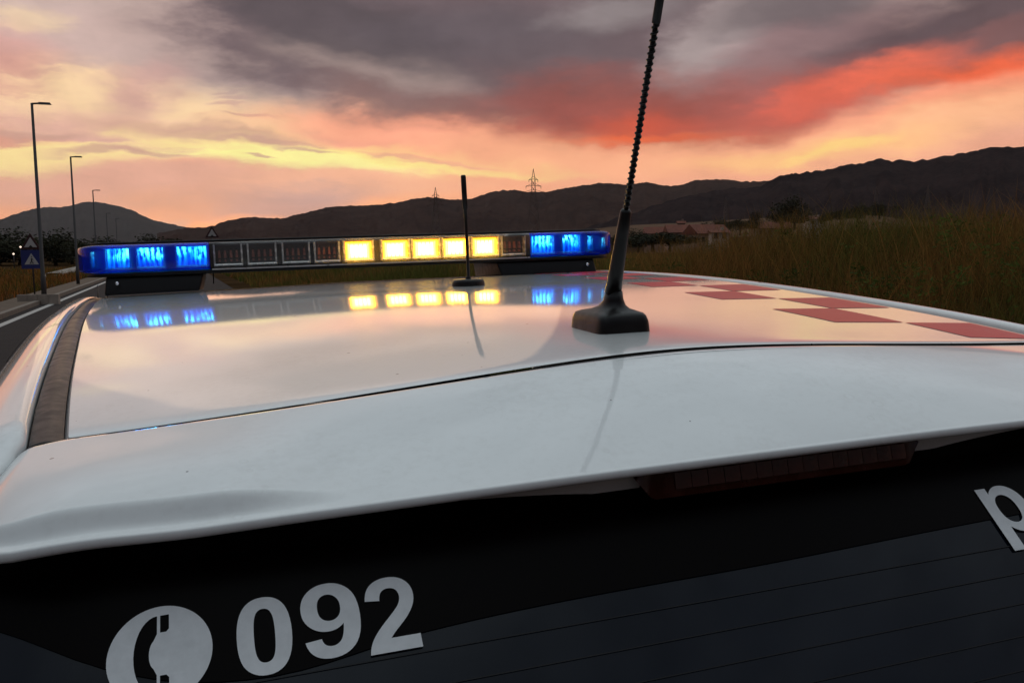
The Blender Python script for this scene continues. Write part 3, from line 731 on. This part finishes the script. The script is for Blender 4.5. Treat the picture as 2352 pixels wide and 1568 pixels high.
def module_mesh(w, h, kind):
    """one light head: chrome surround, back, optic"""
    mb = MB(); t = .0034; d = .020
    mb.box((0, .0012, -h/2+t*.75), (w-.002, .0046, .0046), 0, rot=Matrix.Rotation(math.radians(45), 3, 'X')); mb.box((0, d/2+.002, -h/2+t*.4), (w, d-.004, t*.8), 0); mb.box((-w/2+t/2, d/2, t/2), (t, d, h-t), 0); mb.box((w/2-t/2, d/2, t/2), (t, d, h-t), 0)
    mb.box((0, d/2, h/2-t*.3), (w-2*t, d, t*.6), 1)
    mb.box((0, d+.003, 0), (w, .006, h), 1)
    if kind == 'off':
        for i in range(4):
            x = -w*.30+w*.2*i
            mb.box((x, d-.004, h*.05), (w*.10, .010, h*.34), 2, taper=.7); mb.box((x, d-.003, -h*.24), (w*.07, .006, h*.10), 2)
    else:
        for i in range(7):
            x = -w*.42+w*.14*i; mb.box((x, .0075, -h*.02), (w*.012, .005, h*.88), 0)
    return mb
def module(x0, x1, kind, y=.0, zc_=.003, h=.047, rz=0., label=None):
    w = x1-x0; o = module_mesh(w, h, kind).build('light_module', [M_frame, M_dark, M_led], bar, False, K)
    o.location = ((x0+x1)/2*K, y*K, zc_*K); o.rotation_euler = (0, 0, rz)
    if kind in ('amber', 'blue'):
        # the lit optic is a ribbed plate inside the surround, same mesh object
        ww, hh = w-.006, h-.005
        V, F = grid(lambda a, b: (a*ww, .010+.0012*math.cos(a*math.pi*2*8), b*hh), ls(-.5, .5, 65), ls(-.5, .5, 9))
        me = o.data; bm = bmesh.new(); bm.from_mesh(me); vs = [bm.verts.new(Vector(v)*K) for v in V]
        for f in F: q = bm.faces.new([vs[i] for i in f]); q.material_index = 3
        bm.normal_update(); bm.to_mesh(me); bm.free(); me.materials.append(M_amber if kind == 'amber' else M_blue)
    o['label'] = label
    return o
for a, b in ((-.3235, -.264), (-.2544, -.193), (-.1819, -.122), (-.1134, -.057), (.3170, .3775)): module(a, b, 'off', label='clear light head, switched off')
for a, b in ((-.0495, .0185), (.0340, .1005), (.1035, .1713), (.1745, .2405), (.2445, .3120)): module(a, b, 'amber', label='lit amber light head')
module(-.3990, -.3340, 'blue', label='lit blue light head'); module(-.4760, -.4195, 'blue', label='lit blue light head')
module(-.5390, -.4850, 'blue', y=.006, rz=-.25, label='lit blue light head'); module(-.5690, -.5540, 'blue', y=.028, h=.036, rz=-.6, label='narrow lit blue light head')
module(.3890, .4510, 'blue', label='lit blue light head'); module(.4675, .5190, 'blue', label='lit blue light head'); module(.5330, .5560, 'blue', y=.008, h=.04, rz=.3, label='lit blue light head'); module(.574, .596, 'blue', y=.02, h=.03, rz=.6, label='narrow lit blue light head')
for sg, xa, xb in ((-1, -.535, -.345), (1, .30, .545)):
    V = []
    z1 = -.0335
    prof = [(-.02, z1), (.235, z1)]
    top = [(xa+(-.0 if sg < 0 else -.01), z1), (xb+.0, z1)]
    P = [(xa+.035, 0), (xb-.02, 0)] if sg < 0 else [(xa+.02, 0), (xb-.05, 0)]
    x_in, x_out = (xb, xa) if sg < 0 else (xa, xb)
    b_in, b_out = (x_in+sg*.010, x_out-sg*.045+sg*.0)
    mb = MB()
    zz = lambda x, y: roof_pt(x, y)[2]+.0005
    Vb = []
    for y0, y1 in ((-.022, .20),):
        t0 = [(x_in, y0+.012, z1), (x_out, y0+.012, z1), (x_out, y1, z1), (x_in, y1, z1)]
        b0 = [(b_in, y0, zz(b_in, y0)), (x_out+sg*.004, y0, zz(x_out, y0)), (x_out+sg*.004, y1+.02, zz(x_out, y1)), (b_in, y1+.02, zz(b_in, y1))]
        mb.add(b0+t0, [(3, 2, 1, 0), (4, 5, 6, 7), (0, 1, 5, 4), (1, 2, 6, 5), (2, 3, 7, 6), (3, 0, 4, 7)])
    o = mb.build('mounting_foot', M_black, bar, False, K); bevel(o, .006, 3)
    mb = MB(); xq = x_out-sg*.022; mb.tube([(xq, -.026, -.047), (xq, -.019, -.047)], [.0035, .0035], 10); mb.build('foot_bolt', M_chrome, bar, True, K)
# ---------------------------------------------------------------- the rest of the body, out of the picture
tg = MB()
low = [gl(u, -.46) for u in ls(-.47, .47, 20)]
rows = [[(x, -1.545-.73*.46-dy, -.150-.68*.46+dz) for x in ls(-.70, .70, 20)] for dy, dz in ((-.0, -.02), (.03, -.06), (.05, -.2), (.06, -.4), (.04, -.5))]
n = 20; V = [p for r in rows for p in r]; F = [(j*n+i, (j+1)*n+i, (j+1)*n+i+1, j*n+i+1) for j in range(4) for i in range(n-1)]
C('tailgate', V, F, M_white)
o = MB().box((0, -1.90, -1.02), (1.46, .26, .30), taper=.97).build('rear_bumper', M_white, car, False, K); bevel(o, .04, 3)
for sg in (-1, 1):
    o = MB().box((sg*.66, -1.93, -.62), (.16, .10, .30), taper=.9).build('tail_light', M_brake, car, False, K); bevel(o, .02, 3)
    for yy in (-1.25, 1.15):
        w = MB(); w.tube([(0, 0, -.10), (0, 0, -.09), (0, 0, .09), (0, 0, .10)], [.24, .262, .262, .24], 36)
        wh = w.build('wheel', M_tyre, car, True, K); wh.location = (sg*.66*K, yy*K, -1.085*K); wh.rotation_euler = (0, math.pi/2, 0)
        r = MB(); r.tube([(0, 0, sg*.085), (0, 0, sg*.106)], [.17, .165], 30)
        for q in range(5): r.box((.09*math.cos(q*1.2566), .09*math.sin(q*1.2566), sg*.108), (.16, .035, .012), rot=None)
        r.build('rim', M_alu, wh, False, K)
def bonnet(u, t):
    y = interp(t, [0, .35, .4, .7, 1], [.93, 1.38, 1.42, 1.85, 2.15]); z = interp(t, [0, .35, .4, .7, 1], [-.15, -.56, -.575, -.63, -.78])
    return (u*interp(t, [0, .35, 1], [.545, .66, .62]), y, z-.03*abs(u)**3)
V, F = grid(bonnet, ls(-1, 1, 17), ls(0, .35, 9)); C('windscreen', V, F, M_glass)
V, F = grid(bonnet, ls(-1, 1, 17), ls(.36, 1, 12)); C('bonnet', V, F, M_white)
def nose(u, t): return (u*(.64+.05*t), 2.15+.06*math.sin(t*2.2)-.25*abs(u)**4, -.78-.34*t-.03*abs(u)**3*(1-t))
V, F = grid(nose, ls(-1, 1, 17), ls(0, 1, 8)); C('front_bumper', V, F, M_white)
for sg in (-1, 1):
    V, F = grid(lambda t, s: (sg*(.735+.015*math.sin(s*3)-.10*t**3), 1.0+(2.15-1.0-.22)*t, (-.60-.10*t)-(.5-.05*t)*s), ls(0, 1, 14), ls(0, 1, 8)); C('front_wing', V, F, M_white)
o = MB().box((0, .1, -.95), (1.30, 3.6, .30)).build('underbody', M_gap, car, False, K)
# ================================================================== LEFT ROADSIDE: lamps, signs
M_pole = mat('galvanised_pole', (.055, .050, .050), .6, .3, .4, var=.2, vs=3)
M_head = mat('lamp_head', (.07, .065, .065), .5, .2, .4)
M_signred = mat('sign_border', (.045, .008, .010), .5); M_signw = mat('sign_white', (.50, .48, .47), .5, var=.06, vs=6)
M_signb = mat('sign_blue', (.020, .030, .16), .5); M_signk = mat('sign_black', (.012, .012, .012), .6)
M_back = mat('sign_back', (.10, .10, .10), .6)
def lamp_post(px, ytop, Y, arm, label, base_d=None):
    top = at(px, ytop, Y); x, y = top.x, top.y; g = gz(x, y); h = top.z-g
    o = empty('street_lamp', (x, y, g)); tag(o, label, 'street lamp', 'street lamps along the left pavement')
    mb = MB(); mb.tube([(0, 0, 0), (0, 0, .9), (0, 0, .92), (0, 0, h)], [.085, .08, .065, .04], 10); mb.build('pole', M_pole, o, True)
    a = RR.copy(); e = a*arm
    mb = MB(); mb.tube([(0, 0, h-.02), tuple(e*.35+Vector((0, 0, h)))], [.03, .03], 8); mb.build('arm', M_pole, o, True)
    mb = MB(); mb.box(tuple(e*.66+Vector((0, 0, h+.005))), (arm*.72, .16, .06), rot=Matrix.Rotation(TH, 3, 'Z'), taper=.8); mb.build('lamp_head', M_head, o)
    return o
lamp_post(73, 237, 28.5, .55, 'tallest street lamp with a thin dark pole beside the pedestrian sign')
lamp_post(162, 360, 44, .52, 'second tallest street lamp rising over the left end of the light bar')
lamp_post(213, 437, 67, .52, 'third street lamp with its head just above the left mountain top')
lamp_post(244, 490, 104, .5, 'small far street lamp between the third lamp and the farthest one')
lamp_post(266, 502, 124, .5, 'farthest and smallest street lamp against the left mountain')
def tri_sign(px, py, Y, size, label, square=False):
    c = at(px, py, Y); g = gz(c.x, c.y); o = empty('road_sign', (c.x, c.y, g)); tag(o, label, 'road sign')
    h = c.z-g; face = math.atan2(c.x, -c.y)*0
    r = size/math.sqrt(3)
    def tri(rr, y, z0=0): return [(rr*math.cos(math.radians(a)), y, z0+rr*math.sin(math.radians(a))) for a in (90, 210, 330)]
    def plate(P0, P1, m, nm, par):
        n = len(P0); return mesh_obj(nm, P0+P1, [tuple(range(n))[::-1], tuple(range(n, 2*n))]+[(i, (i+1) % n, n+(i+1) % n, n+i) for i in range(n)], m, par, smooth=False)
    t = plate(tri(r, 0, h), tri(r, .02, h), M_signred, 'warning_plate', o)
    plate(tri(r*.62, -.004, h), tri(r*.62, -.001, h), M_signw, 'white_field', t)
    hump = [(-.20*size, -.008, h-.20*size)]+[(x*size, -.008, h-.20*size+.13*size*math.exp(-(x/.08)**2)) for x in ls(-.17, .17, 15)]+[(.20*size, -.008, h-.20*size)]
    plate(hump, [(a, -.005, b) for a, _, b in hump], M_signk, 'hump_symbol', t)
    if square:
        z = h-r*.5-.03-size*.5; s = size*.5
        b = plate([(-s, 0, z-s), (s, 0, z-s), (s, 0, z+s), (-s, 0, z+s)], [(-s, .02, z-s), (s, .02, z-s), (s, .02, z+s), (-s, .02, z+s)], M_signb, 'blue_plate', o)
        q = s*.78; wt_ = [(-q*.9, -.004, z-q*.7), (q*.9, -.004, z-q*.7), (0, -.004, z+q*.85)]
        plate(wt_, [(a, -.001, c_) for a, _, c_ in wt_], M_signw, 'white_triangle', b)
        mb = MB(); zc_ = z-.05*s   # walking figure
        mb.tube([(0.02*s, -.009, zc_+.18*s), (0, -.009, zc_-.12*s)], .055*s, 6); mb.tube([(0, -.009, zc_-.12*s), (-.16*s, -.009, zc_-.42*s)], .04*s, 6); mb.tube([(0, -.009, zc_-.12*s), (.16*s, -.009, zc_-.42*s)], .04*s, 6)
        mb.tube([(0.02*s, -.009, zc_+.30*s), (.02*s, -.009, zc_+.38*s)], .06*s, 8); mb.tube([(.02*s, -.009, zc_+.14*s), (.17*s, -.009, zc_)], .03*s, 6)
        mb.build('walking_figure', M_signk, b)
    for dx in ((-.03, ) if not square else (0.02,)):
        mb = MB(); mb.tube([(dx, .05, 0), (dx, .05, h+r*.4)], .03, 8); mb.build('post', M_pole, o, True)
    o.rotation_euler = (0, 0, -math.atan2(c.x, c.y)*.6)
    return o
tri_sign(70, 560, 33, .70, 'speed hump triangle above a blue pedestrian crossing plate at the left pavement', True)
tri_sign(487, 537, 43, .66, 'red bordered speed hump triangle peeking over the light bar')
# low concrete wall on the far side of the pavement, marker posts, slab
M_wall = mat('pale_concrete', (.36, .30, .25), .9, 0, .2, var=.25, vs=2, bump=.3, bs=12)
p = at(90, 700, 28.3); wl = empty('low_wall', (p.x, p.y, gz(p.x, p.y))); tag(wl, 'low pale concrete wall of blocks behind the left pavement', 'wall')
for i in range(4):
    mb = MB(); mb.box(((i-1.5)*.32, 0, .12), (.31, .16, .42)); o = mb.build('wall_block', M_wall, wl); o.rotation_euler = (0, 0, TH*.3)
p = at(138, 627, 70); sl = MB().box((0, 0, .2), (2.4, 1.6, .14), rot=Euler((.25, -.22, .2)).to_matrix()); o = sl.build('concrete_slab', M_wall); o.location = (p.x, p.y, max(gz(p.x, p.y), p.z-.2)); tag(o, 'pale tilted slab lying in the brown scrub on the left', 'slab')
sl = MB().box((0, 0, -.3), (1.6, 1.2, 1.0)).build('slab_base', M_ground, o)
for i, (px, py, Y) in enumerate(((226, 688, 29), (247, 682, 31))):
    p = at(px, py, Y); g = gz(p.x, p.y)+.1; mp = empty('marker_post', (p.x, p.y, g)); tag(mp, ['thin pale marker post left of the light bar foot', 'second pale marker post right beside the light bar foot'][i], 'post', 'marker posts by the pavement')
    mb = MB(); mb.tube([(0, 0, -.1), (0, 0, .42)], .025, 8); mb.build('shaft', M_kerb, mp, True)
    mb = MB(); mb.tube([(0, 0, .42), (0, 0, .50)], [.03, .022], 8); mb.build('cap', M_signw, mp, True)
# ================================================================== PYLONS
M_pyl = mat('pylon_steel', (.12, .085, .07), .7, .2, .4)
def pylon(px, ytop, ybase, Y, label, arms=3):
    t = at(px, ytop, Y); b = at(px, ybase, Y); H = t.z-b.z; o = empty('pylon', (t.x, t.y, b.z)); tag(o, label, 'pylon', 'power pylons in front of the hills')
    wb, wt_ = H*.10, H*.022; mb = MB(); rr = H*.0045
    lev = [0, .18, .34, .48, .60, .70, .78, .86]; wd = lambda f: wb+(wt_-wb)*min(1, f/.78)
    for sx in (-1, 1):
        for sy in (-1, 1):
            mb.tube([(sx*wd(f), sy*wd(f), f*H) for f in lev]+[(0, 0, H)], rr, 4)
    for f0, f1 in zip(lev[:-1], lev[1:]):
        for sx, sy, ex, ey in ((-1, -1, 1, -1), (1, -1, 1, 1), (1, 1, -1, 1), (-1, 1, -1, -1)):
            mb.tube([(sx*wd(f0), sy*wd(f0), f0*H), (ex*wd(f1), ey*wd(f1), f1*H)], rr*.6, 3); mb.tube([(ex*wd(f0), ey*wd(f0), f0*H), (sx*wd(f1), sy*wd(f1), f1*H)], rr*.6, 3)
    mb.build('lattice_mast', M_pyl, o)
    for f, w in ((.70, .15), (.78, .10), (.86, .06))[:arms]:
        mb = MB(); mb.tube([(-w*H, 0, f*H), (0, 0, f*H+.012*H), (w*H, 0, f*H)], rr, 4); mb.tube([(-w*H, 0, f*H), (0, 0, f*H+.045*H), (w*H, 0, f*H)], rr*.7, 4)
        for s in (-1, 1): mb.tube([(s*w*H*.95, 0, f*H), (s*w*H*.95, 0, f*H-.03*H)], rr*.8, 4)
        mb.build('crossarm', M_pyl, o)
    return o
pylon(1000, 430, 570, 520, 'small power pylon just left of the stub antenna, tip above the ridge')
pylon(1225, 388, 570, 430, 'tallest power pylon with wide cross arms above the amber lights')
pylon(1667, 452, 512, 640, 'dim power pylon standing in the pale wheat field')
pylon(2013, 428, 482, 700, 'dim power pylon above the grass bank in front of the dark hill', 2)
pylon(2132, 426, 478, 820, 'faintest power pylon farthest right against the dark hill', 2)
# ================================================================== VILLAGE AND TREES
M_roof = mat('clay_roof', (.17, .055, .035), .85, 0, .2, var=.3, vs=.8); M_hw = mat('house_wall', (.30, .20, .15), .85, 0, .2, var=.2, vs=.5); M_hw2 = mat('pale_house_wall', (.50, .44, .40), .85, 0, .2, var=.12, vs=.5)
M_win = mat('dark_pane', (.02, .02, .025), .1)
def house(px, py, Y, w, d, h, label, wallm=None, rot=0., rh=1.6):
    p = at(px, py, Y); o = empty('house', (p.x, p.y, p.z), rz=rot); tag(o, label, 'house', 'village houses at the foot of the hills')
    mb = MB(); mb.box((0, 0, h/2-3), (w, d, h+6)); mb.build('wall', wallm or M_hw, o)
    V = [(-w/2-.4, -d/2-.4, h), (w/2+.4, -d/2-.4, h), (w/2+.4, d/2+.4, h), (-w/2-.4, d/2+.4, h), (-w/2-.4, 0, h+rh), (w/2+.4, 0, h+rh)]
    r = mesh_obj('roof', V, [(0, 1, 5, 4), (2, 3, 4, 5), (0, 4, 3), (1, 2, 5), (3, 2, 1, 0)], M_roof, o, smooth=False)
    mb = MB(); mb.box((w*.25, d*.1, h+rh*.9), (.6, .6, 1.3)); mb.build('chimney', wallm or M_hw, r)
    n = max(2, int(w/3))
    for i in range(n):
        mb = MB(); mb.box((-w/2+w*(i+.5)/n, -d/2-.02, h*.55), (.9, .1, 1.2)); mb.build('window', M_win, o)
house(1585, 563, 240, 13, 8, 3.4, 'long low house with a red clay roof right of the antenna', rh=2.2)
house(1622, 566, 225, 9, 8, 3.2, 'red roofed house at the right end of the long low house', rh=2.4, rot=.3)
house(1520, 560, 260, 10, 7, 3., 'small brown house half hidden behind the antenna boot', rh=2.0, rot=-.2)
house(1770, 545, 300, 12, 8, 3.0, 'red roofed house left of the round dark tree', rh=2.2)
house(1870, 521, 310, 6, 6, 2.6, 'tiny white walled house right of the round dark tree', M_hw2, rh=1.0)
house(1564, 548, 300, 2.4, 2.4, 5.2, 'slim pale tower house above the long red roof', M_hw, rh=.8)
house(1650, 551, 180, 3.4, 3, 1.5, 'tiny white hut at the edge of the grass', M_hw2, rh=.5)
M_leaf = mat('dark_leaves', (.030, .030, .014), .9, 0, .15, var=.5, vs=.7); M_bark = mat('bark', (.05, .035, .025), .95, 0, .1, var=.3, vs=4)
def crown_mesh(name, seed, n=3800, tall=1.0):
    r = np.random.default_rng(seed); V = []; F = []
    lobes = [(r.normal(0, .26), r.normal(0, .26), .62+r.normal(0, .2)*tall, .26+.16*r.random()) for _ in range(11)]
    for i in range(n):
        cx, cy, cz, R = lobes[r.integers(len(lobes))]
        v = r.normal(size=3); v /= np.linalg.norm(v); v *= R*(1.0*r.random()**.45+.04*r.random())
        c = np.array([cx, cy, cz])+v*np.array([1, 1, tall]); c[2] = max(c[2], .12)
        a = r.normal(size=3); a /= np.linalg.norm(a); b = np.cross(a, r.normal(size=3)); b /= np.linalg.norm(b); s = .020+.028*r.random()
        o = len(V); V += [tuple(c+a*s), tuple(c+b*s*.6), tuple(c-a*s), tuple(c-b*s*.6)]; F.append((o, o+1, o+2, o+3))
    me = bpy.data.meshes.new(name); me.from_pydata(V, [], F); me.materials.append(M_leaf); me.update(); return me
CR = [crown_mesh('crown', 3), crown_mesh('crown', 4, 3800, .7), crown_mesh('crown', 5, 3000, 1.5)]
tb = MB(); tb.tube([(0, 0, -.2), (0.01, 0, .2), (0, .02, .6)], [.05, .035, .012], 6)
for q in range(4): tb.tube([(0, 0, .22+.06*q), (.24*math.cos(q*1.7), .24*math.sin(q*1.7), .5+.06*q)], [.02, .006], 4)
trunk0 = tb.build('trunk', M_bark); trunk_me = trunk0.data; bpy.data.objects.remove(trunk0)
def tree(px, py, Y, w, h, kind, label, group, on_ground=False):
    p = at(px, py, Y); z = gz(p.x, p.y) if on_ground else p.z
    o = empty('tree', (p.x, p.y, z), rz=random.random()*6); tag(o, label, 'tree', group)
    for nm, me in (('trunk', trunk_me), ('crown', CR[kind])):
        c = bpy.data.objects.new(nm, me); COL.objects.link(c); c.parent = o; c.scale = (w, w, h)
GV = 'dark trees around the village'
for a in ((1825, 518, 290, 10, 7.5, 0, 'large round dark tree right of the village roofs'),
          (1797, 520, 285, 7, 4.5, 1, 'low dark tree at the left foot of the large round tree'),
          (1733, 528, 270, 3.4, 5.2, 2, 'slender pointed dark tree left of the red village roof'),
          (1700, 535, 240, 6, 3.6, 1, 'low dark tree beside the slender pointed tree'),
          (1650, 537, 235, 5, 3.2, 0, 'small dark tree at the right end of the red roofed house'),
          (1893, 516, 300, 5, 3.4, 1, 'low dark tree right of the tiny white house'),
          (1930, 512, 300, 7, 4, 1, 'wide low dark tree at the right edge of the field'),
          (1970, 505, 300, 6, 4.2, 0, 'dark tree just above the grass bank right of the field'),
          (2020, 498, 300, 6, 4.0, 0, 'dark tree in front of the pylon on the right'),
          (1500, 572, 120, 6.5, 2.2, 1, 'broad black bush right of the antenna boot'),
          (1538, 572, 115, 5.0, 1.9, 1, 'smaller black bush joined to the broad bush'),
          (1466, 572, 130, 4.0, 2.3, 0, 'black bush hidden partly by the antenna boot')):
    tree(*a, GV)
GL = 'dark trees behind the left road signs'
for i, (px, Y, w, h, k) in enumerate(((-60, 150, 11, 5.5, 1), (-5, 160, 12, 5.2, 0), (45, 170, 10, 4.2, 1), (95, 165, 10, 4.8, 1), (128, 150, 8, 4.8, 0), (165, 170, 9, 4.5, 1), (205, 175, 9, 4.2, 1), (250, 190, 10, 4.4, 0), (300, 200, 11, 4.4, 1), (350, 210, 10, 4.8, 0), (410, 220, 12, 5, 1))):
    tree(px, 590, Y, w, h, k, ['dark tree at the very left edge of the hedge line', 'broad dark tree at the left edge behind the signs', 'low dark tree left of the pedestrian sign', 'dark tree right behind the pedestrian sign', 'dark round tree between sign and second lamp', 'dark low tree at the second lamp pole', 'dark tree behind the left end of the light bar', 'dark tree hidden mostly by the left blue lights', 'dark tree behind the blue lights near the third lamp', 'dark tree behind the innermost blue light head', 'dark tree behind the hump sign over the bar'][i], GL, True)
M_glow = mat('lit_bulb', (.8, .7, .6), .5, emit=(1, .78, .6), es=1.2)
for i, (px, py) in enumerate(((47, 567), (31, 583))):
    p = at(px, py, 120); o = empty('distant_lamp', (p.x, p.y, gz(p.x, p.y))); tag(o, ['upper tiny lit lamp left of the hump triangle', 'lower tiny lit lamp left of the blue plate'][i], 'lamp', 'tiny lit lamps far away')
    h = p.z-gz(p.x, p.y); mb = MB(); mb.tube([(0, 0, 0), (0, 0, h-.1)], .06, 6); mb.build('pole', M_pole, o, True)
    mb = MB(); mb.tube([(0, 0, h-.13), (0, 0, h), (0, 0, h+.12)], [.08, .15, .05], 8); mb.build('bulb', M_glow, o, True)
# ================================================================== GRASS
def vcol_mat(name, rough=.85, trans=.25):
    m = bpy.data.materials.new(name); m.use_nodes = True; n = NT(m.node_tree); p = m.node_tree.nodes['Principled BSDF']
    a = n.n('ShaderNodeAttribute', attribute_name='tint').outputs['Color']
    n.set(p.inputs['Base Color'], a); p.inputs['Roughness'].default_value = rough; p.inputs['Specular IOR Level'].default_value = .1
    tl = n.n('ShaderNodeBsdfTranslucent', {0: a})
    mx = n.n('ShaderNodeMixShader', {0: .45, 1: p.outputs[0], 2: tl.outputs[0]})
    n.set(m.node_tree.nodes['Material Output'].inputs[0], mx.outputs[0]); return m
M_grass = vcol_mat('grass_blades')
def grass(name, X, Y, H, Wd, tint, seg=3):
    n = len(X); Z = ground_h(X, Y)
    th = rng.random(n)*2*np.pi; bend = H*(.15+.75*rng.random(n)**1.5); bd = rng.random(n)*2*np.pi
    tw = rng.normal(0, .5, n)
    rows = []
    for k in range(seg+1):
        t = k/seg; w = Wd*(1-t)**.7*.5
        cx = X+np.cos(bd)*bend*t*t; cy = Y+np.sin(bd)*bend*t*t; cz = Z+H*(t-.18*t*t*bend/H)
        a = th+tw*t
        if k < seg:
            rows.append(np.stack([cx-np.cos(a)*w, cy-np.sin(a)*w, cz], 1)); rows.append(np.stack([cx+np.cos(a)*w, cy+np.sin(a)*w, cz], 1))
        else: rows.append(np.stack([cx, cy, cz], 1))
    m = 2*seg+1; V = np.stack(rows, 1).reshape(-1, 3); base = (np.arange(n)*m)[:, None]
    quads = np.concatenate([base+np.array([2*k, 2*k+1, 2*k+3, 2*k+2])[None] for k in range(seg-1)], 0)
    tris = base+np.array([2*seg-2, 2*seg-1, 2*seg])[None]
    me = bpy.data.meshes.new(name); nq, nt = len(quads), len(tris)
    me.vertices.add(len(V)); me.vertices.foreach_set('co', V.ravel().astype(np.float32))
    me.loops.add(nq*4+nt*3); me.loops.foreach_set('vertex_index', np.concatenate([quads.ravel(), tris.ravel()]).astype(np.int32))
    me.polygons.add(nq+nt); st_ = np.concatenate([np.arange(nq)*4, nq*4+np.arange(nt)*3]).astype(np.int32)
    me.polygons.foreach_set('loop_start', st_)
    me.update(calc_edges=True); me.validate()
    at_ = me.attributes.new('tint', 'FLOAT_COLOR', 'POINT')
    up = np.repeat(np.arange(seg+1), 2)[:m]/seg      # dead straw tips on greener stems
    tt = tint[:, None, :]*(1-.5*up[None, :, None]**2)+np.array([.30, .17, .06])*(.5*up[None, :, None]**2)*(.25+1.0*rng.random((n, 1, 1))**2)
    cc = np.concatenate([tt.reshape(-1, 3), np.ones((n*m, 1))], 1).astype(np.float32); at_.data.foreach_set('color', cc.ravel())
    me.materials.append(M_grass); o = bpy.data.objects.new(name, me); COL.objects.link(o); return tag(o, kind='stuff')
def scatter(n, az0, az1, r0, r1, keep):
    a = np.radians(az0+(az1-az0)*rng.random(n)); r = np.exp(np.log(r0)+(np.log(r1)-np.log(r0))*rng.random(n))
    x = r*np.sin(a); y = r*np.cos(a); d = x*RR.x+y*RR.y; k = keep(x, y, d); return x[k], y[k], r[k], d[k]
def tints(x, y, dry):
    n = len(x); f = np.clip(fbm(x*.42, y*.42, 3, 77)*3.4-1.55+rng.normal(0, .2, n)+dry, 0, 1)[:, None]
    g = np.array([[.050, .074, .013]]); t = np.array([[.20, .088, .024]]); c = (g*(1-f)+t*f)*1.4
    return c*(.35+1.3*rng.random((n, 1))**1.4)
x, y, r, d = scatter(230000, -22, 40, 3.2, 90, lambda x, y, d: (d > 3.0) & (d < 40))
hh = (.34+.42*rng.random(len(x)))*(.7+.6*fbm(x*.5, y*.5, 3, 55))*(.55+.45*npss(3., 5., d))
grass('grass', x, y, hh, .0036*np.maximum(1, r/6)*(.7+.6*rng.random(len(x))), tints(x, y, 0))
# taller weeds with loose heads
x, y, r, d = scatter(5200, 2, 40, 4, 40, lambda x, y, d: (d > 4.2) & (d < 16))
grass('weeds', x, y, (.50+.45*rng.random(len(x))), .0046*np.maximum(1, r/6), tints(x, y, .25)*1.15)
x, y, r, d = scatter(45000, -42, -8, 14, 130, lambda x, y, d: (d < -5.5))
grass('scrub', x, y, .25+.5*rng.random(len(x))*fbm(x*.3, y*.3, 3, 8)*1.6, .010*np.maximum(1, r/14), tints(x, y, .3)*np.array([[1.0, .8, .7]]))
# leafy green weeds growing in clumps on the bank
def leaf_clumps(name, n, col):
    x, y, r, d = scatter(n*6, -2, 40, 4.5, 34, lambda x, y, d: (d > 3.6) & (d < 18)); x, y = x[:n], y[:n]
    V = []; F = []; T = []
    for i in range(len(x)):
        g = gz(x[i], y[i]); H = .22+.30*rng.random(); Wd = .12+.20*rng.random(); c0 = np.array(col)*(.5+.9*rng.random())
        for k in range(90):
            t = rng.random()**.7; a = rng.random()*6.283; rr = Wd*(1-.55*t)*rng.random()**.5
            c = np.array([x[i]+rr*math.cos(a), y[i]+rr*math.sin(a), g+H*t])
            u = rng.normal(size=3); u[2] = abs(u[2])*.6; u /= np.linalg.norm(u); w = np.cross(u, rng.normal(size=3)); w /= np.linalg.norm(w); L = .020+.035*rng.random()
            o = len(V); V += [tuple(c-u*L*.5), tuple(c+w*L*.22), tuple(c+u*L*.6), tuple(c-w*L*.22)]; F.append((o, o+1, o+2, o+3)); T += [c0*(.6+.8*rng.random())]*4
    o = mesh_obj(name, V, F, M_grass, smooth=False); at_ = o.data.attributes.new('tint', 'FLOAT_COLOR', 'POINT')
    at_.data.foreach_set('color', np.concatenate([np.array(T), np.ones((len(T), 1))], 1).astype(np.float32).ravel()); return tag(o, kind='stuff')
leaf_clumps('leafy_weeds', 520, (.075, .105, .022))
# ================================================================== AIR
hb = MB(); hb.box((0, 0, 210), (15000, 15000, 460)); hz = hb.build('haze', [])
hz.data.materials.clear(); mh = bpy.data.materials.new('haze'); mh.use_nodes = True; mh.node_tree.nodes.clear(); n = NT(mh.node_tree)
pv = n.n('ShaderNodeVolumePrincipled', {'Color': (.86, .82, .80, 1), 'Density': 3.2e-5, 'Anisotropy': 0.})
n.n('ShaderNodeOutputMaterial', {'Volume': pv.outputs[0]}); mh.cycles.homogeneous_volume = True
hz.data.materials.append(mh); tag(hz, kind='stuff')
